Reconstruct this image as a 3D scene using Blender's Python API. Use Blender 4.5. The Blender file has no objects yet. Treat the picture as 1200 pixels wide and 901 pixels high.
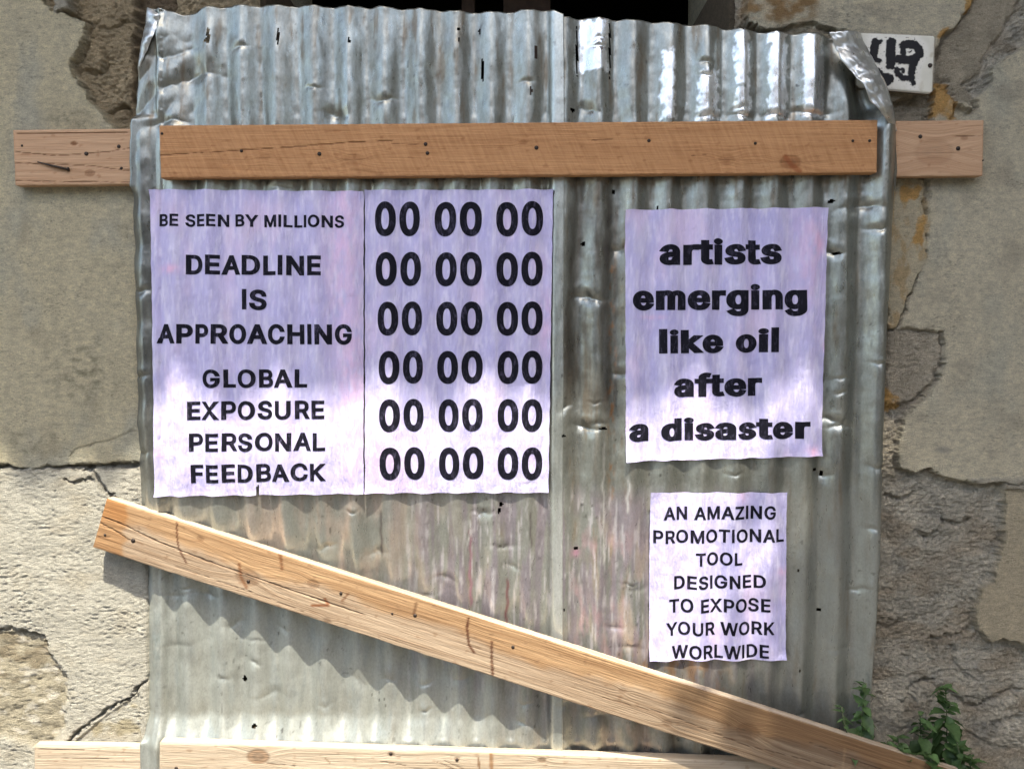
# Corrugated iron hoarding with pasted posters over an old doorway
import bpy, bmesh, math, random
import numpy as np
from math import radians as R

scene = bpy.context.scene
COL = scene.collection
random.seed(5)
RNG = np.random.default_rng(11)

# ------------------------------------------------------------------ camera
F = 920.0                      # focal length in pixels of a 1200 px wide picture
PITCH = R(3.0)
CAM = np.array([0.0, -1.66, 1.50])
cd = bpy.data.cameras.new('camera')
cd.sensor_width = 36.0
cd.lens = F / 1200.0 * 36.0
cd.clip_start = 0.05
cd.clip_end = 500.0
cam = bpy.data.objects.new('camera', cd)
cam.location = CAM
cam.rotation_euler = (R(90) - PITCH, 0, 0)
COL.objects.link(cam)
scene.camera = cam

# ------------------------------------------------------------------ sky and sun
SUN_EL = R(65.5)
SUN_AZ = R(2.0)                # a hair to the right of straight in front of the wall
w = bpy.data.worlds.new('World'); scene.world = w; w.use_nodes = True
nt = w.node_tree; nt.nodes.clear()
sky = nt.nodes.new('ShaderNodeTexSky'); sky.sky_type = 'NISHITA'; sky.sun_disc = False
sky.sun_elevation = SUN_EL; sky.sun_rotation = R(180) - SUN_AZ
sky.air_density = 1.0; sky.dust_density = 2.5; sky.ozone_density = 1.0
bg = nt.nodes.new('ShaderNodeBackground'); bg.inputs['Strength'].default_value = 0.15
wo = nt.nodes.new('ShaderNodeOutputWorld')
nt.links.new(sky.outputs[0], bg.inputs['Color']); nt.links.new(bg.outputs[0], wo.inputs[0])
sd = bpy.data.lights.new('sun', 'SUN'); sd.energy = 3.3; sd.angle = R(0.53); sd.color = (1.0, 0.955, 0.88)
sun = bpy.data.objects.new('sun', sd); COL.objects.link(sun)
sun.rotation_euler = (R(90) - SUN_EL, 0, SUN_AZ)
TAN = math.tan(SUN_EL)
scene.view_settings.view_transform = 'Standard'
scene.view_settings.look = 'None'
scene.view_settings.exposure = 1.88
scene.view_settings.gamma = 1.0
scene.view_settings.use_white_balance = True
scene.view_settings.white_balance_temperature = 7150
scene.view_settings.white_balance_tint = 8.0

# ------------------------------------------------------------------ helpers
cp, sp = math.cos(PITCH), math.sin(PITCH)

def P(u, v, d=0.045):
    """world X, Z of picture pixel u, v on the upright plane y = -d"""
    a = (np.asarray(u, float) - 600.0) / F
    b = (450.5 - np.asarray(v, float)) / F
    k = (-d - CAM[1]) / (cp + b * sp)
    return CAM[0] + a * k, CAM[2] + (b * cp - sp) * k

def UV(x, z, d=0.0):
    """the inverse of P"""
    y = -d - CAM[1]
    dz = np.asarray(z, float) - CAM[2]
    depth = y * cp - dz * sp
    up = dz * cp + y * sp
    return 600.0 + F * (np.asarray(x, float) - CAM[0]) / depth, 450.5 - F * up / depth

def hsh(ix, iy, seed):
    h = (ix.astype(np.int64) * 374761393 + iy.astype(np.int64) * 668265263 + seed * 1442695041) & 0xFFFFFFFF
    h = ((h ^ (h >> 13)) * 1274126177) & 0xFFFFFFFF
    h = h ^ (h >> 16)
    return h

def noise(x, y, seed=0):
    """gradient noise, about -1..1"""
    x, y = np.broadcast_arrays(np.asarray(x, float), np.asarray(y, float))
    ix = np.floor(x); iy = np.floor(y); fx = x - ix; fy = y - iy
    sx = fx * fx * fx * (fx * (fx * 6 - 15) + 10); sy = fy * fy * fy * (fy * (fy * 6 - 15) + 10)
    def g(ox, oy):
        an = hsh(ix + ox, iy + oy, seed) * (2 * math.pi / 4294967296.0)
        return np.cos(an) * (fx - ox) + np.sin(an) * (fy - oy)
    a = g(0, 0) * (1 - sx) + g(1, 0) * sx
    b = g(0, 1) * (1 - sx) + g(1, 1) * sx
    return (a * (1 - sy) + b * sy) * 1.5

def fbm(x, y, octs=4, seed=0, gain=0.5):
    s = 0.0; a = 1.0; t = 0.0
    for k in range(octs):
        s = s + a * noise(x * 2 ** k + 17.3 * k, y * 2 ** k - 9.1 * k, seed + k); t += a; a *= gain
    return s / t

def sst(a, b, x):
    t = np.clip((x - a) / (b - a), 0, 1)
    return t * t * (3 - 2 * t)

def seg_dist(u, v, pts, closed=False):
    d = np.full(np.shape(u), 1e9)
    n = len(pts)
    for i in range(n if closed else n - 1):
        ax, ay = pts[i]; bx, by = pts[(i + 1) % n]
        dx, dy = bx - ax, by - ay; L = dx * dx + dy * dy + 1e-9
        t = np.clip(((u - ax) * dx + (v - ay) * dy) / L, 0, 1)
        d = np.minimum(d, np.hypot(u - ax - t * dx, v - ay - t * dy))
    return d

def poly_sdf(u, v, pts):
    """signed distance, positive inside"""
    d = seg_dist(u, v, pts, True)
    ins = np.zeros(np.shape(u), bool); n = len(pts)
    for i in range(n):
        ax, ay = pts[i]; bx, by = pts[(i + 1) % n]
        if ay == by: continue
        c = (ay > v) != (by > v)
        ins ^= c & (u < (bx - ax) * (v - ay) / (by - ay) + ax)
    return np.where(ins, d, -d)

def mix(a, b, f):
    f = np.clip(f, 0, 1)[..., None]
    return a * (1 - f) + b * f

def C(r, g, b):
    return np.array([r, g, b], float)

def tag(o, label=None, cat=None, group=None, kind=None):
    if label: o['label'] = label
    if cat: o['category'] = cat
    if group: o['group'] = group
    if kind: o['kind'] = kind
    return o

def empty(name, loc=(0, 0, 0), label=None, cat=None, group=None):
    o = bpy.data.objects.new(name, None); COL.objects.link(o); o.location = loc
    o.empty_display_size = 0.05
    return tag(o, label, cat, group)

def link(name, me, mat=None, parent=None):
    o = bpy.data.objects.new(name, me); COL.objects.link(o)
    if mat is not None and not me.materials: me.materials.append(mat)
    if parent is not None: o.parent = parent
    return o

def make_mesh(name, co, faces, smooth=True, col=None, prm=None, st=None):
    """faces: (M,4) or (M,3) integer array or list of polygons"""
    me = bpy.data.meshes.new(name)
    co = np.asarray(co, np.float32)
    if isinstance(faces, np.ndarray):
        used = np.zeros(len(co), bool); used[faces.ravel()] = True
        if not used.all():
            remap = np.cumsum(used) - 1
            faces = remap[faces]; co = co[used]
            if col is not None: col = col[used]
            if prm is not None: prm = prm[used]
            if st is not None: st = st[used]
        m, k = faces.shape
        me.vertices.add(len(co)); me.vertices.foreach_set('co', co.ravel())
        me.loops.add(m * k); me.loops.foreach_set('vertex_index', faces.astype(np.int32).ravel())
        me.polygons.add(m)
        me.polygons.foreach_set('loop_start', (np.arange(m) * k).astype(np.int32))
        me.polygons.foreach_set('loop_total', np.full(m, k, np.int32))
        me.update(calc_edges=True)
    else:
        me.from_pydata([tuple(map(float, c)) for c in co], [], [tuple(int(i) for i in f) for f in faces])
    if smooth:
        me.polygons.foreach_set('use_smooth', np.ones(len(me.polygons), bool))
    for nm, arr in (('Col', col), ('Prm', prm)):
        if arr is not None:
            a = me.attributes.new(nm, 'FLOAT_COLOR', 'POINT')
            full = np.ones((len(co), 4), np.float32); full[:, :3] = arr
            a.data.foreach_set('color', full.ravel())
    if st is not None:
        a = me.attributes.new('st', 'FLOAT_VECTOR', 'POINT')
        a.data.foreach_set('vector', np.asarray(st, np.float32).ravel())
    me.validate()
    return me

def grid_faces(nx, ny):
    i, j = np.meshgrid(np.arange(nx - 1), np.arange(ny - 1), indexing='ij')
    a = (i * ny + j).ravel()
    return np.stack([a, a + ny, a + ny + 1, a + 1], 1)      # faces the street when x goes right and y goes up

# ------------------------------------------------------------------ materials
def new_mat(name):
    m = bpy.data.materials.new(name); m.use_nodes = True
    n = m.node_tree; n.nodes.clear()
    o = n.nodes.new('ShaderNodeOutputMaterial'); b = n.nodes.new('ShaderNodeBsdfPrincipled')
    n.links.new(b.outputs[0], o.inputs[0])
    return m, n, b

def nd(n, t, **kw):
    x = n.nodes.new(t)
    for k, v in kw.items(): setattr(x, k, v)
    return x

def ntex(n, vec, scale, detail=6, rough=0.55, stretch=(1, 1, 1), lo=0.3, hi=0.7, out=(0, 1)):
    mp = nd(n, 'ShaderNodeMapping'); mp.inputs['Scale'].default_value = stretch
    n.links.new(vec, mp.inputs['Vector'])
    t = nd(n, 'ShaderNodeTexNoise'); t.inputs['Scale'].default_value = scale
    t.inputs['Detail'].default_value = detail; t.inputs['Roughness'].default_value = rough
    n.links.new(mp.outputs[0], t.inputs['Vector'])
    r = nd(n, 'ShaderNodeMapRange'); r.inputs['From Min'].default_value = lo; r.inputs['From Max'].default_value = hi
    r.inputs['To Min'].default_value = out[0]; r.inputs['To Max'].default_value = out[1]
    n.links.new(t.outputs['Fac'], r.inputs['Value'])
    return r.outputs[0]

def mulcol(n, col, fac):
    m = nd(n, 'ShaderNodeVectorMath', operation='SCALE')
    n.links.new(col, m.inputs[0]); n.links.new(fac, m.inputs['Scale'])
    return m.outputs[0]

def mth(n, op, a, b):
    m = nd(n, 'ShaderNodeMath', operation=op)
    for k, x in enumerate((a, b)):
        if isinstance(x, (int, float)): m.inputs[k].default_value = x
        else: n.links.new(x, m.inputs[k])
    return m.outputs[0]

def attr(n, name):
    a = nd(n, 'ShaderNodeAttribute'); a.attribute_name = name
    return a

def bump(n, b, h, dist, strength=1.0):
    k = nd(n, 'ShaderNodeBump'); k.inputs['Distance'].default_value = dist; k.inputs['Strength'].default_value = strength
    n.links.new(h, k.inputs['Height']); n.links.new(k.outputs[0], b.inputs['Normal'])

def mat_plaster():
    m, n, b = new_mat('old_plaster')
    g = nd(n, 'ShaderNodeNewGeometry').outputs['Position']
    c = attr(n, 'Col').outputs['Color']
    f1 = ntex(n, g, 55, 8, 0.7, (1, 1, 1.8), out=(0.78, 1.2))
    f2 = ntex(n, g, 420, 4, 0.7, out=(0.76, 1.18))
    f3 = ntex(n, g, 150, 5, 0.62, (1, 1, 2.2), lo=0.34, hi=0.46, out=(0.62, 1.0))
    f4 = ntex(n, g, 14, 5, 0.6, (1, 1, 1.6), lo=0.40, hi=0.62)
    mk = nd(n, 'ShaderNodeMapRange'); n.links.new(f4, mk.inputs['Value']); mk.inputs['To Min'].default_value = 0.25
    f5 = mth(n, 'SUBTRACT', 1.0, mth(n, 'MULTIPLY', mth(n, 'SUBTRACT', 1.0, f3), mk.outputs[0]))
    n.links.new(mulcol(n, c, mth(n, 'MULTIPLY', f5, mth(n, 'MULTIPLY', f1, f2))), b.inputs['Base Color'])
    b.inputs['Roughness'].default_value = 0.92
    b.inputs['Specular IOR Level'].default_value = 0.2
    h = mth(n, 'ADD', ntex(n, g, 110, 8, 0.72, (1, 1, 1.9), lo=.25, hi=.75), mth(n, 'MULTIPLY', ntex(n, g, 500, 4, 0.65, (1, 1, 1.4)), 0.95))
    bump(n, b, h, 0.0055, 1.0)
    return m

def mat_metal():
    m, n, b = new_mat('galvanised_iron')
    g = nd(n, 'ShaderNodeNewGeometry').outputs['Position']
    c = attr(n, 'Col').outputs['Color']; p = attr(n, 'Prm')
    s = nd(n, 'ShaderNodeSeparateColor'); n.links.new(p.outputs['Color'], s.inputs[0])
    f1 = ntex(n, g, 60, 7, 0.65, (1, 1, 0.12), out=(0.88, 1.10))
    f2 = ntex(n, g, 260, 5, 0.7, (1, 1, 0.6), out=(0.86, 1.12))
    n.links.new(mulcol(n, c, mth(n, 'MULTIPLY', f1, f2)), b.inputs['Base Color'])
    r = mth(n, 'ADD', s.outputs[0], ntex(n, g, 90, 6, 0.6, (1, 1, 0.3), out=(-0.10, 0.12)))
    n.links.new(r, b.inputs['Roughness']); n.links.new(s.outputs[1], b.inputs['Metallic'])
    bump(n, b, ntex(n, g, 30, 5, 0.5, (1, 1, 0.35)), 0.0010, 0.6)
    return m

def mat_wood(name, c1, c2, saw=0.0, rough=0.75, contrast=1.0):
    """c1 late wood lines, c2 body; the Col attribute multiplies (stains, knots, splits, painted light and shade)"""
    m, n, b = new_mat(name)
    st = attr(n, 'st').outputs['Vector']
    c = attr(n, 'Col').outputs['Color']
    g1 = ntex(n, st, 1.0, 3, 0.5, (2.2, 95, 30), lo=0.36, hi=0.66)
    g2 = ntex(n, st, 1.0, 4, 0.6, (9, 420, 90), lo=0.3, hi=0.7)
    g3 = ntex(n, st, 1.0, 3, 0.5, (5, 14, 5), lo=0.3, hi=0.7)
    f = mth(n, 'ADD', mth(n, 'MULTIPLY', g1, 0.55 * contrast), mth(n, 'ADD', mth(n, 'MULTIPLY', g2, 0.30 * contrast), mth(n, 'MULTIPLY', g3, 0.25)))
    h = mth(n, 'ADD', mth(n, 'MULTIPLY', g1, 0.5), g2)
    if saw:
        vr = nd(n, 'ShaderNodeVectorRotate', rotation_type='Z_AXIS'); vr.inputs['Angle'].default_value = R(24)
        n.links.new(st, vr.inputs['Vector'])
        mp = nd(n, 'ShaderNodeMapping'); mp.inputs['Scale'].default_value = (150, 14, 1)
        n.links.new(vr.outputs[0], mp.inputs['Vector'])
        t = nd(n, 'ShaderNodeTexNoise'); t.inputs['Scale'].default_value = 1.0; t.inputs['Detail'].default_value = 2
        n.links.new(mp.outputs[0], t.inputs['Vector'])
        f = mth(n, 'ADD', f, mth(n, 'MULTIPLY', mth(n, 'SUBTRACT', t.outputs['Fac'], 0.5), saw))
        h = mth(n, 'ADD', h, t.outputs['Fac'])
    mx = nd(n, 'ShaderNodeMix', data_type='RGBA'); mx.clamp_factor = True
    n.links.new(f, mx.inputs[0]); mx.inputs[6].default_value = (*c2, 1); mx.inputs[7].default_value = (*c1, 1)
    mm = nd(n, 'ShaderNodeMix', data_type='RGBA', blend_type='MULTIPLY'); mm.inputs[0].default_value = 1
    n.links.new(mx.outputs[2], mm.inputs[6]); n.links.new(c, mm.inputs[7])
    n.links.new(mm.outputs[2], b.inputs['Base Color'])
    b.inputs['Roughness'].default_value = rough
    b.inputs['Specular IOR Level'].default_value = 0.3
    bump(n, b, h, 0.0009, 0.8)
    return m

def mat_paper():
    m, n, b = new_mat('pasted_paper')
    g = nd(n, 'ShaderNodeNewGeometry').outputs['Position']
    c = attr(n, 'Col').outputs['Color']
    f1 = ntex(n, g, 230, 6, 0.7, (1, 1, 0.10), out=(0.95, 1.04))
    f2 = ntex(n, g, 45, 6, 0.65, (1, 1, 0.6), out=(0.93, 1.05))
    n.links.new(mulcol(n, c, mth(n, 'MULTIPLY', f1, f2)), b.inputs['Base Color'])
    b.inputs['Roughness'].default_value = 0.6
    b.inputs['Specular IOR Level'].default_value = 0.35
    h = mth(n, 'ADD', ntex(n, g, 60, 6, 0.65, (1, 1, 0.4)), mth(n, 'MULTIPLY', ntex(n, g, 260, 3, 0.5, (1, 1, 0.15)), 0.4))
    bump(n, b, h, 0.0020, 0.75)
    return m

def mat_ink():
    m, n, b = new_mat('black_ink')
    g = nd(n, 'ShaderNodeNewGeometry').outputs['Position']
    f = ntex(n, g, 150, 7, 0.75, (1, 1, 0.35), lo=0.52, hi=0.78)
    k = ntex(n, g, 18, 4, 0.6, (1, 1, 0.7), lo=0.35, hi=0.7)
    mx = nd(n, 'ShaderNodeMix', data_type='RGBA')
    n.links.new(mth(n, 'MULTIPLY', mth(n, 'MULTIPLY', f, k), 0.7), mx.inputs[0])
    mx.inputs[6].default_value = (0.005, 0.005, 0.010, 1); mx.inputs[7].default_value = (0.22, 0.20, 0.34, 1)
    n.links.new(mx.outputs[2], b.inputs['Base Color'])
    b.inputs['Roughness'].default_value = 0.7
    b.inputs['Specular IOR Level'].default_value = 0.12
    return m

def mat_simple(name, col, rough=0.8, metal=0.0, var=0.25, scale=40):
    m, n, b = new_mat(name)
    g = nd(n, 'ShaderNodeNewGeometry').outputs['Position']
    rgb = nd(n, 'ShaderNodeRGB'); rgb.outputs[0].default_value = (*col, 1)
    n.links.new(mulcol(n, rgb.outputs[0], ntex(n, g, scale, 6, 0.6, out=(1 - var, 1 + var))), b.inputs['Base Color'])
    b.inputs['Roughness'].default_value = rough; b.inputs['Metallic'].default_value = metal
    return m

def mat_leaf(name, col, trans=0.3):
    m, n, b = new_mat(name)
    oi = nd(n, 'ShaderNodeObjectInfo').outputs['Random']
    g = nd(n, 'ShaderNodeNewGeometry').outputs['Position']
    rgb = nd(n, 'ShaderNodeRGB'); rgb.outputs[0].default_value = (*col, 1)
    v = nd(n, 'ShaderNodeMapRange'); v.inputs['To Min'].default_value = 0.6; v.inputs['To Max'].default_value = 1.5
    n.links.new(oi, v.inputs['Value'])
    n.links.new(mulcol(n, rgb.outputs[0], mth(n, 'MULTIPLY', v.outputs[0], ntex(n, g, 160, 4, 0.6, out=(0.75, 1.3)))), b.inputs['Base Color'])
    b.inputs['Roughness'].default_value = 0.5
    tr = nd(n, 'ShaderNodeBsdfTranslucent'); tr.inputs['Color'].default_value = (col[0] * 1.6, col[1] * 1.8, col[2], 1)
    ms = nd(n, 'ShaderNodeMixShader'); ms.inputs[0].default_value = trans
    out = [x for x in n.nodes if x.type == 'OUTPUT_MATERIAL'][0]
    n.links.new(b.outputs[0], ms.inputs[1]); n.links.new(tr.outputs[0], ms.inputs[2]); n.links.new(ms.outputs[0], out.inputs[0])
    return m

M_PL = mat_plaster(); M_ME = mat_metal(); M_PA = mat_paper(); M_INK = mat_ink()
M_NAIL = mat_simple('rusty_nail', (0.035, 0.025, 0.02), 0.6, 0.5)
M_DARK = mat_simple('unlit_interior', (0.03, 0.026, 0.022), 0.95)  # near-black: the darkness of the unlit room is put into its colour
M_TIMBER = mat_simple('aged_dark_timber', (0.07, 0.045, 0.03), 0.85)
M_TILE = mat_simple('terracotta_tile', (0.30, 0.14, 0.08), 0.85)
M_ASPH = mat_simple('dusty_pavement', (0.062, 0.060, 0.057), 0.9)
M_EARTH = mat_simple('dry_earth', (0.09, 0.08, 0.06), 0.95)
M_FAR = mat_simple('street_plaster', (0.38, 0.34, 0.27), 0.9, 0, 0.12, 3)
M_BARK = mat_simple('bark', (0.12, 0.09, 0.06), 0.9)
M_LEAF = mat_leaf('nettle_leaf', (0.068, 0.125, 0.045), 0.3)
M_CROWN = mat_leaf('tree_leaf', (0.055, 0.10, 0.03), 0.15)
M_STEM = mat_simple('green_stem', (0.09, 0.11, 0.05), 0.7)

# ================================================================== SETTING
def quad_obj(name, x0, x1, y0, y1, z, mat, n=1):
    me = make_mesh(name, [(x0, y0, z), (x1, y0, z), (x1, y1, z), (x0, y1, z)], [(0, 1, 2, 3)], False)
    return tag(link(name, me, mat), kind='structure')

def box_mesh(name, x0, x1, y0, y1, z0, z1):
    co = [(x, y, z) for x in (x0, x1) for y in (y0, y1) for z in (z0, z1)]
    return make_mesh(name, co, [(0, 1, 3, 2), (4, 6, 7, 5), (0, 4, 5, 1), (2, 3, 7, 6), (0, 2, 6, 4), (1, 5, 7, 3)], False)

quad_obj('ground', -60, 60, -60, 60, -0.13, M_EARTH)
quad_obj('road', -60, 60, -6.2, -1.45, -0.126, M_ASPH)
pv = link('pavement', box_mesh('pavement', -30, 30, -1.45, 0.10, -0.30, 0.0), M_ASPH); tag(pv, kind='structure')

# ------------------------------------------------------------------ the old house
house = empty('old_house', (0, 0, 0), 'old house wall of flaking beige plaster round a boarded-up dark doorway', 'building')
OPX0, OPX1 = P(304, 100, 0)[0] + 0, P(861, 100, 0)[0] + 0     # the doorway behind the iron
OPX0, OPX1 = float(OPX0), float(OPX1)
OPZ1 = 2.62

gx0, gz0 = P(-60, 960, 0); gx1, gz1 = P(1260, -60, 0)
gx0 = float(P(-45, 450, 0)[0]); gx1 = float(P(1245, 450, 0)[0])
gz0, gz1 = float(gz0), float(gz1)
STEP = 0.0024
xs = np.arange(gx0, gx1, STEP); zs = np.arange(gz0, gz1, STEP)
X, Z = np.meshgrid(xs, zs, indexing='ij')
U, V = UV(X, Z, 0.012)
wob = lambda s, a, seed: a * fbm(U / s, V / s, 4, seed, 0.6)
Uw = U + wob(16, 5, 1) + 2.0 * noise(U / 3.2, V / 3.2, 3); Vw = V + wob(16, 5, 2) + 2.0 * noise(U / 3.0, V / 3.0, 4)
Ub = U + wob(40, 10, 5) + wob(9, 3, 15); Vb = V + wob(40, 10, 6) + wob(9, 3, 16)

EDGE = 4.0
# plaster coats, in picture pixels on the wall
PLA = [(-300, -300), (52, -300), (50, -5), (60, 13), (82, 18), (101, 25), (100, 42), (92, 60), (82, 74), (88, 89), (98, 102), (108, 118), (120, 131), (128, 143), (137, 150), (150, 156), (175, 165), (200, 200), (205, 540), (158, 541), (100, 544), (60, 547), (40, 550), (10, 545), (-60, 547), (-300, 547)]
PLA2 = [(60, -60), (85, -60), (84, -10), (82, 14), (66, 16), (63, -6)]
PLR = [(870, -300), (1150, -300), (1141, 3), (1120, 32), (1101, 48), (1094, 60), (1092, 150), (1090, 175), (1084, 215), (1086, 300), (1068, 345), (1052, 386), (1106, 390), (1107, 425), (1098, 452), (1080, 470), (1062, 484), (1055, 500), (1050, 530), (1052, 545), (1066, 553), (1090, 550), (1110, 561), (1136, 566), (1500, 566), (1500, 60), (1230, 30), (1190, 60), (1160, 80), (1160, 100), (1146, 112), (1120, 118), (1095, 100), (1010, 135), (960, 90), (905, 42), (875, 25)]
PLC = [(1176, 566), (1176, 632), (1166, 670), (1164, 682), (1150, 688), (1142, 712), (1147, 738), (1162, 752), (1172, 750), (1190, 752), (1206, 762), (1230, 800), (1500, 820), (1500, 566)]
LIM = [(-300, 549), (158, 549), (300, 549), (300, 1300), (-300, 1300)]
LIMHOLE = [(-300, 738), (-10, 740), (20, 737), (50, 744), (62, 770), (78, 790), (79, 820), (74, 850), (60, 880), (34, 870), (15, 862), (-300, 850)]
PLB = [(1020, 100), (1094, 104), (1092, 148), (1020, 150)]
YEL = [(1040, 200), (1087, 212), (1088, 300), (1066, 345), (1050, 384), (1038, 386)]

sA = poly_sdf(Uw, Vw, PLA); sA2 = poly_sdf(Uw, Vw, PLA2)
sR = poly_sdf(Uw, Vw, PLR); sC = poly_sdf(Uw, Vw, PLC)
sL = poly_sdf(Uw, Vw, LIM); sLH = poly_sdf(Ub, Vb, LIMHOLE)
sY = poly_sdf(Ub, Vb, YEL)
mA = sst(-1.5, 2.0, sA); mR = sst(-1.5, 2.0, sR); mC = sst(-1.5, 2.0, sC); mL = sst(-3, 3, sL); mH = sst(-4, 4, sLH)

def ridged(x, y, octs, seed):
    s = 0; a = 1; t = 0
    for k in range(octs):
        s = s + a * (1 - 2 * np.abs(noise(x * 2 ** k, y * 2 ** k, seed + k))); t += a; a *= 0.55
    return s / t

# ---- relief in metres, towards the street
rough = 0.0075 * fbm(U / 42, V / 24, 5, 20, 0.62) + 0.0034 * ridged(U / 10, V / 6.0, 3, 30) + 0.0022 * noise(U / 4.2, V / 3.0, 41) + 0.0036 * (np.abs(fbm(U / 12, V / 9, 4, 43, .7)) * 2 - .5)
H = -0.006 + rough * 1.25
# fissures in the rough masonry
def cut(h, pts, wpx, depth, uu=None, vv=None):
    d = seg_dist(Uw if uu is None else uu, Vw if vv is None else vv, pts)
    return h - depth * (1 - sst(wpx * 0.35, wpx, d))
mudL = sst(60, 66, U) * (1 - sst(150, 400, V))      # adobe left of the sheet
H = np.where(U < 320, H - 0.008 * (V < 170), H)
# stones showing under the mortar, lower right
stones = [(1105, 835, 46, 34), (1150, 800, 40, 22), (1060, 855, 40, 44), (1100, 620, 26, 12), (1180, 850, 40, 30), (1050, 700, 60, 30), (1130, 880, 30, 30), (1085, 480, 0.1, 0.1)]
right_low = sst(990, 1010, U) * sst(540, 556, V)
for (a, b, ra, rb) in stones[:7]:
    q = np.hypot((Uw - a) / ra, (Vw - b) / rb)
    H = H + 0.007 * (1 - sst(0.75, 1.05, q)) * right_low
for pts in ([(1200, 812), (1170, 818), (1150, 832), (1136, 828), (1120, 815), (1106, 812), (1088, 800), (1080, 806), (1072, 822)],
            [(1072, 822), (1066, 842), (1062, 830), (1074, 806), (1096, 800)],
            [(1150, 900), (1160, 870), (1168, 850), (1200, 845)], [(1123, 760), (1122, 776), (1136, 795)],
            [(1030, 735), (1045, 738), (1058, 732)], [(1108, 612), (1128, 616), (1142, 612)], [(1078, 622), (1090, 632), (1102, 624), (1110, 612)],
            [(1044, 582), (1060, 588), (1075, 580)], [(1090, 760), (1098, 752), (1100, 768)], [(1100, 752), (1125, 748), (1140, 740)]):
    H = cut(H, pts, 4.0, 0.010)
# lime coat lower left
lime = 0.017 + 0.0035 * fbm(U / 60, V / 45, 3, 50) + 0.0032 * ridged(U / 14, V / 4.4, 3, 52) * (0.35 + 0.9 * np.clip(fbm(U / 70, V / 50, 2, 57) + 0.5, 0, 1)) + 0.0011 * noise(U / 5, V / 2.3, 56)
hole = 0.008 + 0.0055 * fbm(U / 26, V / 16, 4, 60, 0.6) + 0.0018 * ridged(U / 14, V / 5, 2, 62)
LH = lime * (1 - mH) + hole * mH
lowR = (U < 330)
H = np.where(lowR, H * (1 - mL) + LH * mL, H)
H = np.where(lowR & (V > 545), H, H)
for pts, wd, dp in (([(78, 872), (92, 856), (112, 842), (124, 832), (142, 822), (152, 818), (166, 802), (176, 790)], 1.9, 0.016),
                    ([(100, 545), (108, 553), (116, 562), (124, 574), (132, 582), (140, 592)], 4.5, 0.014),
                    ([(76, 561), (88, 566), (98, 562), (110, 562)], 2.2, 0.008),
                    ([(0, 738), (14, 735), (26, 741), (40, 742), (52, 745), (58, 758)], 2.4, 0.006)):
    H = cut(H, pts, wd, dp)
tri = poly_sdf(U, V, [(82, 872), (124, 836), (166, 808), (170, 900), (60, 900)])
H = H - 0.004 * sst(0, 3, tri)
# cement plaster
fine = 0.0012 * fbm(U / 90, V / 90, 3, 70) + 0.0007 * fbm(U / 12, V / 7, 4, 71, 0.6)
pits = np.clip(fbm(U / 60, V / 60, 3, 75) * 2.2 - 0.35, 0, 1)
fine = fine - 0.0016 * np.clip(noise(U / 6.0, V / 2.6, 76) - 0.25, 0, 1) * pits * 2.5
fine = fine - 0.003 * np.clip(noise(U / 4.0, V / 3.4, 78) - 0.66, 0, 1) * 3
H = H * (1 - mA) + (0.016 + fine + 0.002 * sst(0, 40, 0 * U)) * mA
sm2 = sst(-1.5, 2, sA2)
H = H * (1 - sm2) + (0.021 + fine) * sm2
bulge = 0.004 * fbm(U / 110, V / 110, 2, 80)
H = H * (1 - mR) + (0.015 + fine + bulge) * mR
H = H * (1 - mC) + (0.016 + fine) * mC
# upper right: thin second skim with a dropped tongue
sk = poly_sdf(Uw, Vw, [(1124, 70), (1190, 20), (1400, -40), (1400, 566), (1230, 540), (1165, 470), (1152, 380), (1140, 240), (1150, 205), (1138, 175), (1126, 150), (1142, 134), (1138, 110)])
H = H + 0.003 * sst(-2, 3, sk)
lip = poly_sdf(Uw, Vw, [(1134, 560), (1500, 556), (1500, 574), (1176, 572), (1176, 566), (1160, 571), (1140, 566)])
H = H + 0.007 * sst(-1.5, 2, lip)
# patches knocked out of the right coat
mh2 = sst(-2, 3, poly_sdf(Uw, Vw, [(1043, 388), (1060, 384), (1104, 390), (1106, 420), (1095, 450), (1072, 470), (1040, 478)]))
H = H * (1 - mh2) + (0.004 + rough * 0.9) * mh2
mh3 = sst(-2, 3, poly_sdf(Uw, Vw, [(1000, 478), (1034, 480), (1053, 494), (1054, 515), (1048, 545), (1060, 560), (1000, 560)]))
H = H * (1 - mh3) + (0.000 + rough * 1.1) * mh3
# mud strip upper right
strip = poly_sdf(Uw, Vw, [(1150, -40), (1142, 4), (1120, 34), (1104, 52), (1100, 95), (1112, 92), (1122, 118), (1146, 128), (1142, 108), (1130, 96), (1150, 84), (1158, 60), (1185, 25), (1215, -40)])
ms = sst(-2, 3, strip)
H = H * (1 - ms) + (0.004 + rough * 0.55) * ms
pit = poly_sdf(Uw, Vw, [(1118, 120), (1130, 126), (1139, 128), (1144, 118), (1145, 130), (1134, 140), (1114, 140)])
H = H - 0.014 * sst(-1, 3, pit)
# paint flakes beside the sheet
my = sst(-1, 2, sY)
H = H * (1 - my) + (0.012 + fine * 1.5 + 0.001 * ridged(U / 9, V / 20, 2, 90)) * my
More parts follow.
